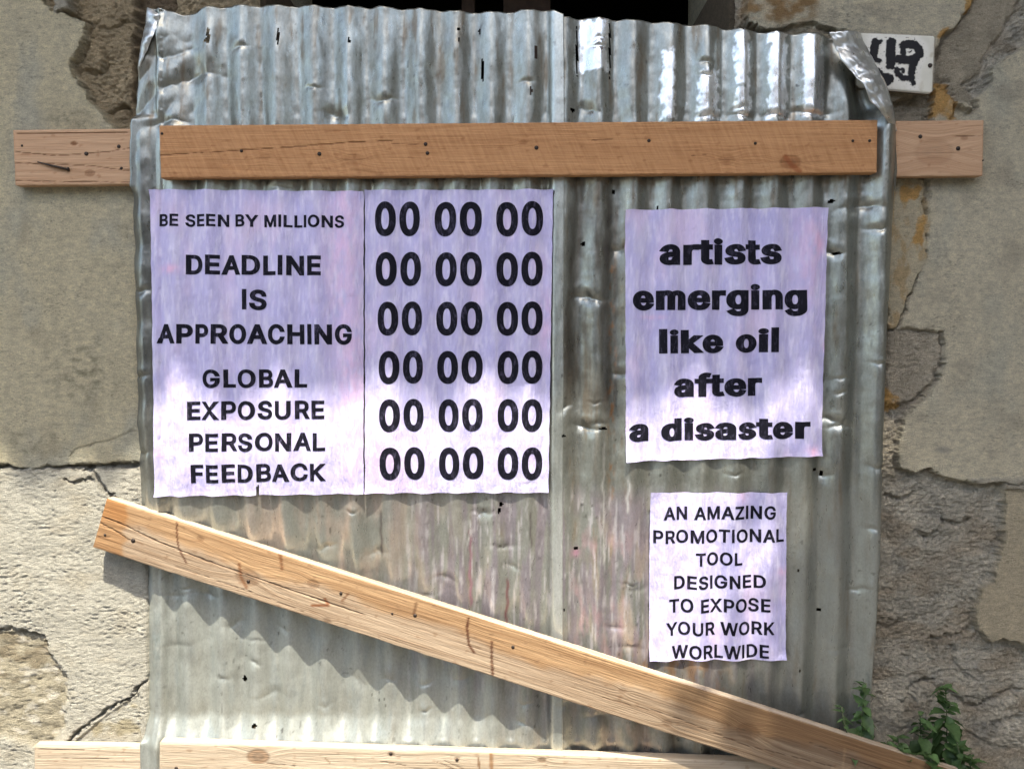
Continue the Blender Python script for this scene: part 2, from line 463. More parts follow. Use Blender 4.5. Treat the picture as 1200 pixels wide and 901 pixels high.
# crumbled cavity in the adobe, upper left
cav = sst(-2, 3, poly_sdf(Uw, Vw, [(82, 73), (92, 70), (100, 40), (106, 28), (114, 40), (116, 64), (112, 80), (100, 82), (92, 80)]))
H = H + 0.010 * cav * sst(120, 60, V) - 0.012 * sst(-1, 3, poly_sdf(Uw, Vw, [(94, 79), (101, 72), (112, 80), (118, 60), (122, 64), (118, 84), (100, 86)]))
H = H - 0.035 * sst(147, 156, U + 4 * noise(U / 9, V / 9, 91)) * (V < 160) * (U < 200) * (1 - sst(100, 150, V))
H = cut(H, [(82, 16), (100, 24), (122, 30), (140, 20), (160, 18)], 3.0, 0.008)
H = H - 0.02 * (1 - sst(0, 5, seg_dist(Uw, Vw, [(124, 128), (136, 118), (142, 124), (150, 140)])))
H = cut(H, [(1088, 212), (1087, 230), (1083, 240), (1086, 250)], 3.0, 0.010)
H = cut(H, [(84, 532), (92, 524), (108, 522), (124, 518), (140, 512), (156, 506)], 1.8, 0.003)
H = cut(H, [(860, 40), (880, 36), (905, 40), (930, 32), (955, 30), (970, 36), (1000, 42)], 4.0, 0.012)
rubb = poly_sdf(Ub, Vb, [(858, 22), (885, 36), (930, 28), (975, 34), (985, 46), (940, 60), (860, 60)])
H = H + 0.6 * sst(-3, 3, rubb) * (rough - 0.006)

hid = sst(172, 178, U) * sst(303, 296, U) * sst(110, 150, V)      # flat behind the iron
H = H * (1 - hid) + np.minimum(H, .002) * hid

# ---- colours (what the surfaces are, not how they are lit)
n1 = fbm(U / 130, V / 130, 4, 100)[..., None]; n2 = fbm(U / 30, V / 30, 4, 101)[..., None]; n3 = fbm(U / 20, V / 60, 4, 102)[..., None]
mas = C(.62, .575, .47) * (1 + 0.35 * n2 + 0.25 * n1)
mas = mix(mas, C(.42, .40, .34) * np.ones_like(mas), sst(0.1, 0.5, fbm(U / 45, V / 35, 4, 103)))
brown = C(.46, .39, .29) * (1 + 0.3 * n2)
mas = mix(mas, brown, sst(-0.1, 0.3, fbm(U / 70, V / 40, 3, 104)) * 0.8)
mas = mas * (1 + .22 * noise(U / 2.6, V / 2.2, 130) + .18 * noise(U / 5.5, V / 4, 131))[..., None]
adobe = C(.56, .45, .29) * (1 + 0.25 * n2 + .2 * n1)
col = np.where((U < 330)[..., None] & (V < 300)[..., None], adobe, mas)
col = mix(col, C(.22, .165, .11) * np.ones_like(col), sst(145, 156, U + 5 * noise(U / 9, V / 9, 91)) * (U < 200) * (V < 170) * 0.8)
limc = C(.575, .555, .475) * (1 + 0.10 * n1 + 0.12 * n2)
limc = mix(limc, C(.50, .44, .33) * np.ones_like(col), sst(0.05, 0.5, fbm(U / 60, V / 30, 4, 105)) * 0.45)
holc = C(.46, .415, .31) * (1 + 0.3 * n2)
holc = mix(holc, C(.66, .62, .52) * np.ones_like(col), sst(0.1, 0.3, fbm(U / 24, V / 12, 4, 106)))
holc = mix(holc, C(.27, .22, .145) * np.ones_like(col), sst(0.0, 0.3, fbm(U / 30, V / 16, 3, 107) + 0.3 - np.abs(V - 765) / 60) * 0.7)
limc = mix(limc, holc, mH)
limc = mix(limc, C(.45, .40, .28) * (1 + .2 * n2), sst(-1, 3, tri) * sst(-0.15, 0.25, fbm(U / 30, V / 20, 3, 108)) )
col = np.where((U < 330)[..., None], mix(col, limc, mL), col)
cem = C(.72, .65, .455) * (1 + 0.10 * n1 + 0.08 * n3)
cem = mix(cem, C(.60, .585, .47) * np.ones_like(col), sst(0.0, 0.5, fbm(U / 60, V / 120, 4, 109)) * 0.8)
cem = mix(cem, C(.46, .40, .27) * np.ones_like(col), sst(0.12, 0.55, fbm(U / 42, V / 60, 5, 110, 0.6)) * 0.55)
blot = np.exp(-(((U - 78) / 26) ** 2 + ((V - 140) / 12) ** 2)) + np.exp(-(((U - 95) / 36) ** 2 + ((V - 435) / 42) ** 2)) + .6 * np.exp(-(((U - 30) / 40) ** 2 + ((V - 520) / 22) ** 2))
cem = mix(cem, C(.17, .155, .095) * np.ones_like(col), np.clip(blot, 0, 1) * sst(-0.2, 0.5, fbm(U / 12, V / 9, 4, 111)) * 0.75)
cem = mix(cem, C(.20, .18, .12) * np.ones_like(col), np.clip(sst(.25, .6, noise(U / 5, V / 2.4, 76)) * pits, 0, 1) * 0.6)
ok = np.ones_like(col)
colA = cem * (1 + 0 * ok)
col = mix(col, colA, mA)
col = mix(col, C(.52, .49, .40) * ok, sm2)
cr = C(.74, .675, .505) * (1 + 0.12 * n1 + 0.08 * n2)
cr = mix(cr, C(.60, .585, .47) * ok, sst(0, .5, fbm(U / 60, V / 120, 4, 112)) * 0.7)
cr = mix(cr, C(.19, .17, .12) * ok, np.clip(sst(.2, .6, noise(U / 5, V / 2.4, 76)) * pits, 0, 1) * 0.65)
cr = mix(cr, C(.45, .40, .30) * ok, sst(.1, .5, fbm(U / 50, V / 40, 4, 113)) * 0.5)
cr = mix(cr, C(.46, .43, .35) * ok, sst(0, 60, 560 - V) * 0 + np.exp(-(((U - 1103) / 9) ** 2 + ((V - 527) / 4) ** 2)))
col = mix(col, cr, mR)
col = mix(col, C(.60, .52, .37) * (1 + .1 * n2), mC)
col = mix(col, C(.50, .46, .37) * ok, sst(-1.5, 1, lip) * .8)
col = mix(col, C(.48, .425, .32) * (1 + .3 * n2), np.clip(ms, 0, 1))
col = mix(col, C(.56, .50, .39) * (1 + .3 * n2), np.clip(mh2 + mh3, 0, 1))
# ochre limewash where it survives
och = C(.66, .40, .15) * (1 + .15 * n2)
oc = poly_sdf(Ub, Vb, [(1126, -20), (1150, -20), (1143, 2), (1118, 30), (1100, 50), (1097, 44), (1104, 34), (1112, 36), (1128, 18)])
oc = np.maximum(oc, poly_sdf(Ub, Vb, [(1092, 92), (1112, 93), (1123, 112), (1118, 142), (1090, 142)]))
oc = np.maximum(oc, poly_sdf(Ub, Vb, [(1072, 255), (1082, 250), (1084, 270), (1080, 290), (1070, 285)]))
oc = np.maximum(oc, poly_sdf(Ub, Vb, [(1055, 216), (1084, 220), (1080, 232), (1058, 234)]) - 0.5)
oc = np.maximum(oc, poly_sdf(Ub, Vb, [(1030, 452), (1040, 452), (1052, 462), (1055, 476), (1040, 484), (1030, 478)]))
pale = C(.66, .59, .42) * (1 + .1 * n2)
col = mix(col, mix(pale, C(.58, .42, .22) * np.ones_like(col), sst(-.1, .25, fbm(U / 14, V / 26, 4, 121)) * .75), my)
col = mix(col, C(.50, .44, .33) * (1 + .12 * n2), sst(-1, 2, poly_sdf(Uw, Vw, PLB)))
col = mix(col, och, sst(-1, 2, oc) * sst(-.45, -.1, n2[..., 0]))
ob = poly_sdf(Ub, Vb, [(868, -40), (975, -40), (960, 20), (935, 28), (880, 34), (870, 20)])
col = mix(col, C(.42, .27, .13) * (1 + .35 * n2), sst(-6, 12, ob) * sst(-.3, .2, fbm(U / 30, V / 20, 4, 120)))
col = mix(col, C(.17, .13, .09) * ok, sst(-2, 4, rubb) * .6)
col = np.clip(col, 0.02, 0.85)

keep_v = ~((X > OPX0) & (X < OPX1))
gf = grid_faces(len(xs), len(zs))
flatU, flatV = U.ravel(), V.ravel()
cx = X.ravel()[gf].mean(1); czz = Z.ravel()[gf].mean(1); cu = flatU[gf].mean(1); cv = flatV[gf].mean(1)
solid = ~((cx > OPX0) & (cx < OPX1) & (czz < OPZ1))
solid &= ~((cu > 230) & (cu < 985) & (cv > 110))            # masonry far behind the iron is built plain below
co = np.stack([X, -H, Z], -1).reshape(-1, 3); fcol = col.reshape(-1, 3)
sets = {'A': (np.maximum(mA, sm2) > .5), 'R': ((mR > .5) & (ms < .5) & (mh2 < .5) & (mh3 < .5)), 'C': (mC > .5), 'L': (lowR & (mL > .5))}
reg = np.zeros(X.shape, np.int8)
for k, key in enumerate(('L', 'A', 'R', 'C')): reg[sets[key]] = k + 1
freg = reg.ravel()[gf].min(1)
for k, side in ((0, 0), (0, 1), (1, 0), (2, 0), (3, 0), (4, 0)):
    nm, lb = (('masonry', None), ('lime_render', 'pale rough lime render low on the left'),
                              ('plaster_coat', 'greenish beige plaster coat, upper left'), ('plaster_coat', 'grey beige plaster coat with pits, right'),
                              ('plaster_coat', 'small tongue of smooth plaster over rough masonry, lower right'))[k]
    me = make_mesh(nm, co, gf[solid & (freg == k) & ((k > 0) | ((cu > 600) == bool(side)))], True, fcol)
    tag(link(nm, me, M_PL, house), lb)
del co

# plain masonry round the detailed field
def plain(name, x0, x1, z0, z1, d=0.012, c=(.62, .57, .42), mat=M_PL, y1=0.45):
    me = box_mesh(name, x0, x1, -d, y1, z0, z1)
    a = me.attributes.new('Col', 'FLOAT_COLOR', 'POINT')
    a.data.foreach_set('color', np.tile(np.array([*c, 1], np.float32), len(me.vertices)))
    return link(name, me, mat, house)
WX = 6.0; EZ = 5.2
zl = float(P(0, 546, .012)[1]); zr = float(P(1200, 566, .012)[1])
plain('plaster_coat', -WX, gx0, zl, EZ, .016); plain('lime_render', -WX, gx0, -0.3, zl, .0185, (.56, .54, .45))
plain('plaster_coat', gx1, WX, zr, EZ, .018, (.62, .57, .44)); plain('plaster_coat', gx1, WX, -0.3, zr, .016, (.52, .45, .32))
plain('masonry', gx0, OPX0, gz1, EZ); plain('masonry', OPX1, gx1, gz1, EZ)
plain('masonry', OPX0, OPX1, OPZ1, EZ)
plain('masonry', gx0, OPX0, -0.3, gz0, 0.0185, (.56, .54, .45)); plain('masonry', OPX1, gx1, -0.3, gz0, 0.004, (.50, .46, .36))
plain('masonry', gx0, OPX0, gz0, gz1, -0.05, (.2, .15, .1)); plain('masonry', OPX1, gx1, gz0, gz1, -0.05, (.25, .2, .14))
# dark room behind the doorway
for nm, b in (('room_wall', (-2.5, 2.5, 3.4, 3.5, -0.1, 3.1)), ('room_wall', (-2.6, -2.5, 0.46, 3.5, -0.1, 3.1)), ('room_wall', (2.5, 2.6, 0.46, 3.5, -0.1, 3.1)),
              ('room_ceiling', (-2.6, 2.6, 0.46, 3.5, 3.1, 3.2)), ('room_floor', (-2.6, 2.6, 0.11, 3.5, -0.2, -0.1))):
    link(nm, box_mesh(nm, *b), M_DARK, house)
link('door_post', box_mesh('door_post', *[float(P(541, 0, -0.5)[0]), float(P(556, 0, -0.5)[0])], 0.50, 0.56, -0.1, 3.08), M_TIMBER, house)
link('door_post', box_mesh('door_post', float(P(590, 0, -0.5)[0]), float(P(645, 0, -0.5)[0]), 0.50, 0.54, -0.1, 3.08), M_TIMBER, house)

# eaves: boarding, rafters, a row of pantiles whose wavy edge draws the shade line
OV = 1.6
ze = float(P(400, 466)[1]) + (OV - 0.05) * TAN
nxe = 900
ex = np.linspace(-WX, WX, nxe)
lift = -0.075 * sst(-0.72, -0.80, ex) + 0.02 * noise(ex * 3, 0 * ex, 7) + 0.045 * noise(ex * 8.3, 0 * ex, 8) + 0.03 * noise(ex * 19, 0 * ex, 9)
pro = 0.028 * np.cos(ex * 2 * math.pi / 0.21) + 0.01 * np.cos(ex * 4 * math.pi / 0.21)
rows = []
for (y, z0, am) in ((-OV, 0, 1), (-OV, -0.012, 1), (-OV + .15, 0.055, 1), (0.6, 1.0, 1)):
    rows.append(np.stack([ex, np.full(nxe, y), ze + z0 + (lift + pro) * am], 1))
rc = np.concatenate([rows[3], rows[2], rows[0], rows[1]]).reshape(4, nxe, 3).transpose(1, 0, 2).reshape(-1, 3)
me = make_mesh('tile_course', rc, grid_faces(nxe, 4)[:, ::-1].copy(), True)
rt = link('roof_tiles', me, M_TILE, house)
link('eaves_board', make_mesh('eaves_board', [(-WX, -OV + .05, ze - 0.06), (WX, -OV + .05, ze - 0.06), (WX, 0.6, ze + 0.88), (-WX, 0.6, ze + 0.88),
     (-WX, -OV + .05, ze - 0.035), (WX, -OV + .05, ze - 0.035), (WX, 0.6, ze + 0.905), (-WX, 0.6, ze + 0.905)],
     [(0, 3, 2, 1), (4, 5, 6, 7), (0, 1, 5, 4), (2, 3, 7, 6), (0, 4, 7, 3), (1, 2, 6, 5)], False), M_TIMBER, house)
for k in range(16):
    x = -5.6 + 0.75 * k
    link('rafter', make_mesh('rafter', [(x, -OV + .10, ze - 0.15), (x + .07, -OV + .10, ze - 0.15), (x + .07, 0.3, ze + .62), (x, 0.3, ze + .62),
        (x, -OV + .10, ze - 0.052), (x + .07, -OV + .10, ze - 0.052), (x + .07, 0.3, ze + .70), (x, 0.3, ze + .70)],
        [(0, 3, 2, 1), (4, 5, 6, 7), (0, 1, 5, 4), (2, 3, 7, 6), (0, 4, 7, 3), (1, 2, 6, 5)], False), M_TIMBER, house)

# unseen houses added to darken the iron's reflections, at the right and opposite
def street_house(name, x0, x1, y0, y1, zt, label, face, wins):
    root = empty(name, ((x0 + x1) / 2, (y0 + y1) / 2, -.13), label, 'building')
    ox, oy, oz = root.location
    link('wall', box_mesh('wall', x0 - ox, x1 - ox, y0 - oy, y1 - oy, 0, zt - oz), M_FAR, root)
    ym = (y0 + y1) / 2 - oy; e = .35
    link('roof', make_mesh('roof', [(x0 - ox - e, y0 - oy - e, zt - oz), (x1 - ox + e, y0 - oy - e, zt - oz), (x1 - ox + e, y1 - oy + e, zt - oz), (x0 - ox - e, y1 - oy + e, zt - oz),
        (x0 - ox - e, ym, zt - oz + 1.4), (x1 - ox + e, ym, zt - oz + 1.4)], [(0, 1, 5, 4), (2, 3, 4, 5), (0, 4, 3), (1, 2, 5), (0, 3, 2, 1)], False), M_TILE, root)
    for (c, z0, z1, wd) in wins:
        if face == 'y': a = (c - wd / 2 - ox, c + wd / 2 - ox, y1 - oy - .02, y1 - oy + .03)
        else: a = (x0 - ox - .03, x0 - ox + .02, c - wd / 2 - oy, c + wd / 2 - oy)
        link('window' if z0 > .5 else 'door', box_mesh('opening', a[0], a[1], a[2], a[3], z0 - oz, z1 - oz), M_DARK if z0 > .5 else M_TIMBER, root)
street_house('added_side_house', 3.7, 9.0, -3.0, 0.0 - .013, 4.9, 'unseen house added at the right to darken reflections in the iron', 'x', [(-1.6, 1.2, 2.4, .9)])
street_house('added_opposite_house', -9.0, 8.0, -14.0, -8.2, 4.6, 'long unseen house with shuttered windows added across the street to cut sky reflections', 'y', [(-6.5, 1, 2.3, 1), (-3.5, 1, 2.3, 1), (-.8, -.1, 2.1, 1.1), (2.4, 1, 2.3, 1), (5.5, 1, 2.3, 1)])

# a street tree that throws the soft shade over the right of the wall
def tube_mesh(name, pts, rad, n=8):
    co = []; fs = []
    pts = [np.array(p, float) for p in pts]
    for i, p in enumerate(pts):
        t = pts[min(i + 1, len(pts) - 1)] - pts[max(i - 1, 0)]; t /= np.linalg.norm(t) + 1e-9
        a = np.cross(t, (0.3, 1, 0.1)); a /= np.linalg.norm(a) + 1e-9; b = np.cross(t, a)
        r = rad[i] if hasattr(rad, '__len__') else rad
        for k in range(n):
            q = 2 * math.pi * k / n
            co.append(p + r * (math.cos(q) * a + math.sin(q) * b))
    for i in range(len(pts) - 1):
        for k in range(n):
            fs.append((i * n + k, i * n + (k + 1) % n, (i + 1) * n + (k + 1) % n, (i + 1) * n + k))
    fs.append(tuple(range(n))[::-1]); fs.append(tuple((len(pts) - 1) * n + k for k in range(n)))
    return make_mesh(name, co, fs, True)
tree = empty('street_tree', (2.6, -2.2, -0.13), 'leafy street tree standing to the right in front of the house', 'tree')
tl = lambda p: (p[0] - 2.6, p[1] + 2.2, p[2] + 0.13)
link('trunk', tube_mesh('trunk', [tl(p) for p in ((2.6, -2.2, -.13), (2.58, -2.18, 1.2), (2.4, -2.05, 2.4), (2.1, -2.0, 4.3), (1.7, -2.0, 5.8))], (.14, .12, .10, .07, .03), 10), M_BARK, tree)
for k, (a, b) in enumerate((((2.42, -2.06, 2.3), (2.7, -2.3, 4.9)), ((2.2, -2.02, 3.6), (1.0, -2.0, 5.0)), ((2.12, -2.0, 4.2), (2.3, -2.3, 6.2)))):
    link('limb', tube_mesh('limb', [tl(a), tl([(a[i] + b[i]) / 2 + .05 for i in range(3)]), tl(b)], (.05, .035, .012), 6), M_BARK, tree)
# crown: leaf-sized faces in clumps; its shadow centre is set in the wall plane and raised along the sun
SD = np.array([math.sin(SUN_AZ) * math.cos(SUN_EL), -math.cos(SUN_AZ) * math.cos(SUN_EL), math.sin(SUN_EL)])
clumps = []
tr = random.Random(3)
ax_, az_ = 0.10, 0
while len(clumps) < 66:
    sx = tr.uniform(0.6, 2.3); szz = tr.uniform(0.2, 1.75)
    left = 0.62 + 0.22 * max(0.0, min(1.0, (szz - 0.85) / 0.45))     # left limit of the shade on the wall
    if sx < left: continue
    t = tr.uniform(4.4, 6.0)
    clumps.append((np.array([sx, 0, szz]) + SD * t, tr.uniform(0.22, 0.36)))
lc = []; lf = []
for c0, r0 in clumps:
    for k in range(210):
        d = np.array([tr.gauss(0, 1) for _ in range(3)]); d /= np.linalg.norm(d)
        p = c0 + d * r0 * tr.random() ** 0.4
        a = np.array([tr.gauss(0, 1) for _ in range(3)]); a /= np.linalg.norm(a)
        b = np.cross(a, (tr.gauss(0, 1), tr.gauss(0, 1), tr.gauss(0, 1))); b /= np.linalg.norm(b)
        s = tr.uniform(.025, .05); i = len(lc)
        lc += [p - a * s, p + b * s * .5, p + a * s, p - b * s * .5]; lf.append((i, i + 1, i + 2, i + 3))
lc = np.array(lc) - np.array([2.6, -2.2, -.13])
cr_ = link('crown', make_mesh('crown', lc, np.array(lf), False), M_CROWN, tree); cr_['kind'] = 'stuff'

# ================================================================== CORRUGATED IRON
PX = float(P(601, 450)[0] - P(600, 450)[0])                 # metres per picture pixel on the iron
PITCHX = float(P(641.5, 100)[0] - P(600, 100)[0])
X0R = float(P(411, 100)[0])
KINKS = [(690, 350, .010, 16, 7), (686, 500, .012, 14, 6), (700, 497, .008, 10, 5), (724, 437, .006, 10, 5), (722, 292, .007, 9, 6), (662, 478, .010, 8, 10),
         (1010, 244, .009, 22, 6), (1028, 268, .008, 12, 5), (975, 296, .010, 10, 6), (452, 118, .006, 14, 6), (283, 58, .005, 9, 4), (395, 135, .006, 14, 8),
         (205, 62, .006, 26, 14), (220, 95, .010, 34, 18), (195, 145, .008, 20, 8), (950, 133, .010, 18, 5), (868, 137, .006, 12, 4), (912, 137, .006, 12, 4), (830, 138, .005, 12, 4),
         (965, 555, .006, 10, 8), (985, 500, .008, 12, 5), (1030, 425, .005, 10, 3), (1028, 545, .006, 12, 5), (975, 492, .008, 14, 5), (560, 560, .004, 10, 4),
         (205, 700, .010, 14, 9), (240, 700, .010, 12, 8), (270, 735, .008, 12, 8), (250, 690, .008, 9, 6), (310, 700, .008, 14, 8), (330, 740, .006, 9, 6), (420, 800, .008, 12, 16),
         (500, 770, .008, 10, 8), (540, 795, .008, 12, 8), (310, 820, .006, 16, 8), (455, 800, .006, 10, 6), (590, 640, .008, 12, 5), (600, 665, .006, 9, 5), (565, 600, .007, 12, 5), (520, 680, .006, 14, 5), (440, 650, .006, 12, 5),
         (205, 760, .004, 16, 5), (705, 790, .007, 12, 5), (740, 760, .008, 14, 8), (720, 735, .007, 12, 6), (745, 690, .006, 12, 6), (838, 640, .006, 12, 5), (680, 800, .007, 9, 5), (700, 840, .009, 12, 8), (745, 830, .007, 12, 8),
         (165, 340, .010, 10, 4), (163, 440, .010, 10, 4), (165, 530, .010, 9, 5), (172, 620, .006, 9, 6), (690, 130, .006, 10, 7), (1005, 690, .006, 12, 4), (985, 760, .005, 14, 4)]
KINKS = [(a, b, s * (.6 if b > 600 else .85), x, y) for (a, b, s, x, y) in KINKS]
kr = np.random.default_rng(4)
def ridge_u(u, v):
    x, z = P(u, v); k = round(float((x - X0R) / PITCHX))
    return float(UV(X0R + k * PITCHX, z, .045)[0])
for _ in range(46):
    a, b = kr.uniform(190, 1030), kr.uniform(40, 860)
    KINKS.append((ridge_u(a, b), b, kr.uniform(.002, .0045), kr.uniform(6, 10), kr.uniform(1.6, 4)))
for _ in range(12):
    a, b = kr.uniform(200, 800), kr.uniform(590, 860)
    KINKS.append((ridge_u(a, b) + kr.uniform(-6, 6), b, kr.uniform(.003, .006), kr.uniform(5, 10), kr.uniform(1.8, 5)))

def HS(u, v, kinks=1.0, paper=0.0):
    """how far the iron stands off the wall, at picture position u, v of its mean plane"""
    u = np.asarray(u, float); v = np.asarray(v, float)
    x, z = P(u, v)
    ph = (x - X0R) / PITCHX + 0.05 * noise(u / 90, v / 160, 201)
    A = 0.0180 * (1 + 0.14 * noise(u / 70, v / 130, 202))
    flat = sst(252, 205, u) * sst(170, 120, v)
    A = A * (1 - 0.8 * flat) * (1 - 0.25 * sst(846, 866, v)) * (1 - .3 * sst(70, 15, v))
    low = np.interp(u, [150, 180, 230, 375, 500, 600, 700, 850, 1050], [.012, .012, .012, .012, .018, .028, .034, .036, .036])
    k = sst(520, 700, v) * (1 - sst(838, 876, v))
    B = 0.041 * (1 - k) + (low + .002) * k
    c = np.cos(2 * math.pi * ph)
    prof = 0.5 + 0.5 * (0.55 * c + 0.45 * np.arcsin(.97 * c) / math.asin(.97))
    prof = prof * (1 - .45 * paper) + .45 * paper
    h = B + A * prof
    h = h + 0.0030 * fbm(u / 60, v / 80, 3, 203) + 0.0012 * fbm(u / 16, v / 22, 3, 204)
    # crumpled flat corner, top left
    h = h + flat * (0.007 * noise(u / 44 + v / 90, v / 60, 205) + 0.008 * np.abs(noise(u / 60, v / 46 + u / 70, 206)))
    # left margin bent back to the wall
    lm = np.clip((187 - u) / 26, 0, 1.4)
    h = h - lm * (0.016 + 0.006 * k * 0) * (0.9 + .3 * noise(0 * u, v / 30, 207)) + 0.004 * sst(0.15, 0.0, np.abs(lm - 0.05)) * (u < 190)
    # the big rounded last rib on the right
    e = (u - (1037 - (v - 200) * 0.028))
    rr = np.exp(-(e / 13.0) ** 2)
    h = np.where(u > 985, h + 0.010 * rr - 0.022 * sst(6, 24, e) * sst(60, 150, v), h)
    rail = np.maximum(sst(132, 140, v) * sst(226, 218, v), sst(864, 872, v))
    h = h * (1 - rail) + np.maximum(h, .0425) * rail
    h = h - .022 * np.exp(-(np.minimum(seg_dist(u, v, [(984, 48), (1000, 84), (1022, 122)]), 60) / 15) ** 2)
    if kinks:
        for (a, b, s, wu, wv) in KINKS:
            m = (np.abs(u - a) < 3 * wu) & (np.abs(v - b) < 5 * wv)
            if not m.any(): continue
            uu = u[m] if u.ndim else u; vv = v[m] if v.ndim else v
            dv = (vv - b + 0.4 * wv * np.sin((uu - a) / wu * 1.7 + a * 3) + 2.2 * noise(uu / 6, vv / 9, 209)) / wv
            h[m] -= kinks * s * np.exp(-np.abs(dv) * 1.5) * np.exp(-((uu - a) / wu) ** 2)
            h[m] += kinks * s * 0.2 * np.exp(-((dv + 1.6) ** 2)) * np.exp(-((uu - a) / wu) ** 2)
    return h

HOLES = [(565.5, 84, 1.7, 15), (628, 64, 1.3, 10), (622, 109, 1.6, 5), (538, 50, 1.3, 3), (562, 38, 1.2, 4), (247, 45, 1.8, 9), (245, 51, 2.6, 2.5), (328, 45, 1.4, 11),
         (676, 60, 1.3, 28), (714.5, 58, 1.2, 32), (670, 130, 3, 2.2), (974, 236, 3.6, 2.2), (282, 801, 2.6, 3.2), (297, 852, 3.0, 2.6), (587, 590, 2.8, 2.6), (585, 598, 1.8, 3),
         (954, 550, 3, 1.8), (964, 555, 1.8, 4), (961, 715, 2.8, 2.2), (675, 643, 2.4, 2.2), (660, 510, 2.6, 2), (979, 297, 4.0, 2.0), (684, 286, 2.6, 2.4), (706, 502, 5, 1.5), (661, 714, 1.5, 1.8), (870, 150, 1, 1),
         (719, 225, 1.3, 4), (770, 244, 1.2, 3), (934, 667, 1.6, 1.4), (935, 783, 1.2, 1.2), (538, 37, 1.2, 1.6), (411, 51, 1.0, 5)]
TOPL = ([160, 171, 180, 190, 204, 216, 232, 243, 267, 300, 400, 440, 460, 510, 520, 560, 600, 640, 650, 664], [24, 9, 10, 10, 15, 18, 15, 10, 9, 8, 9, 10, 11, 13, 14, 16, 15, 13, 15, 22])
TOPR = ([640, 664, 676, 700, 715, 760, 800, 830, 860, 900, 930, 960, 972, 1006], [21, 22, 22, 22, 23, 26, 29, 31, 35, 39, 40, 40, 42, 39])
LEFT = ([9, 20, 40, 60, 80, 100, 140, 170, 250, 400, 600, 800, 960], [171, 169, 167, 164, 161, 158, 154, 152, 153, 158, 161, 164, 165])
RIGHT = ([20, 38, 60, 95, 130, 150, 200, 250, 330, 400, 500, 560, 650, 760, 810, 880, 960], [1000, 1007, 1017, 1031, 1044, 1050, 1052, 1047, 1040, 1034, 1031, 1029, 1027, 1020, 1016, 1008, 1002])
SEAM = ([10, 150, 400, 600, 880, 960], [660, 661, 660, 659, 659, 658])

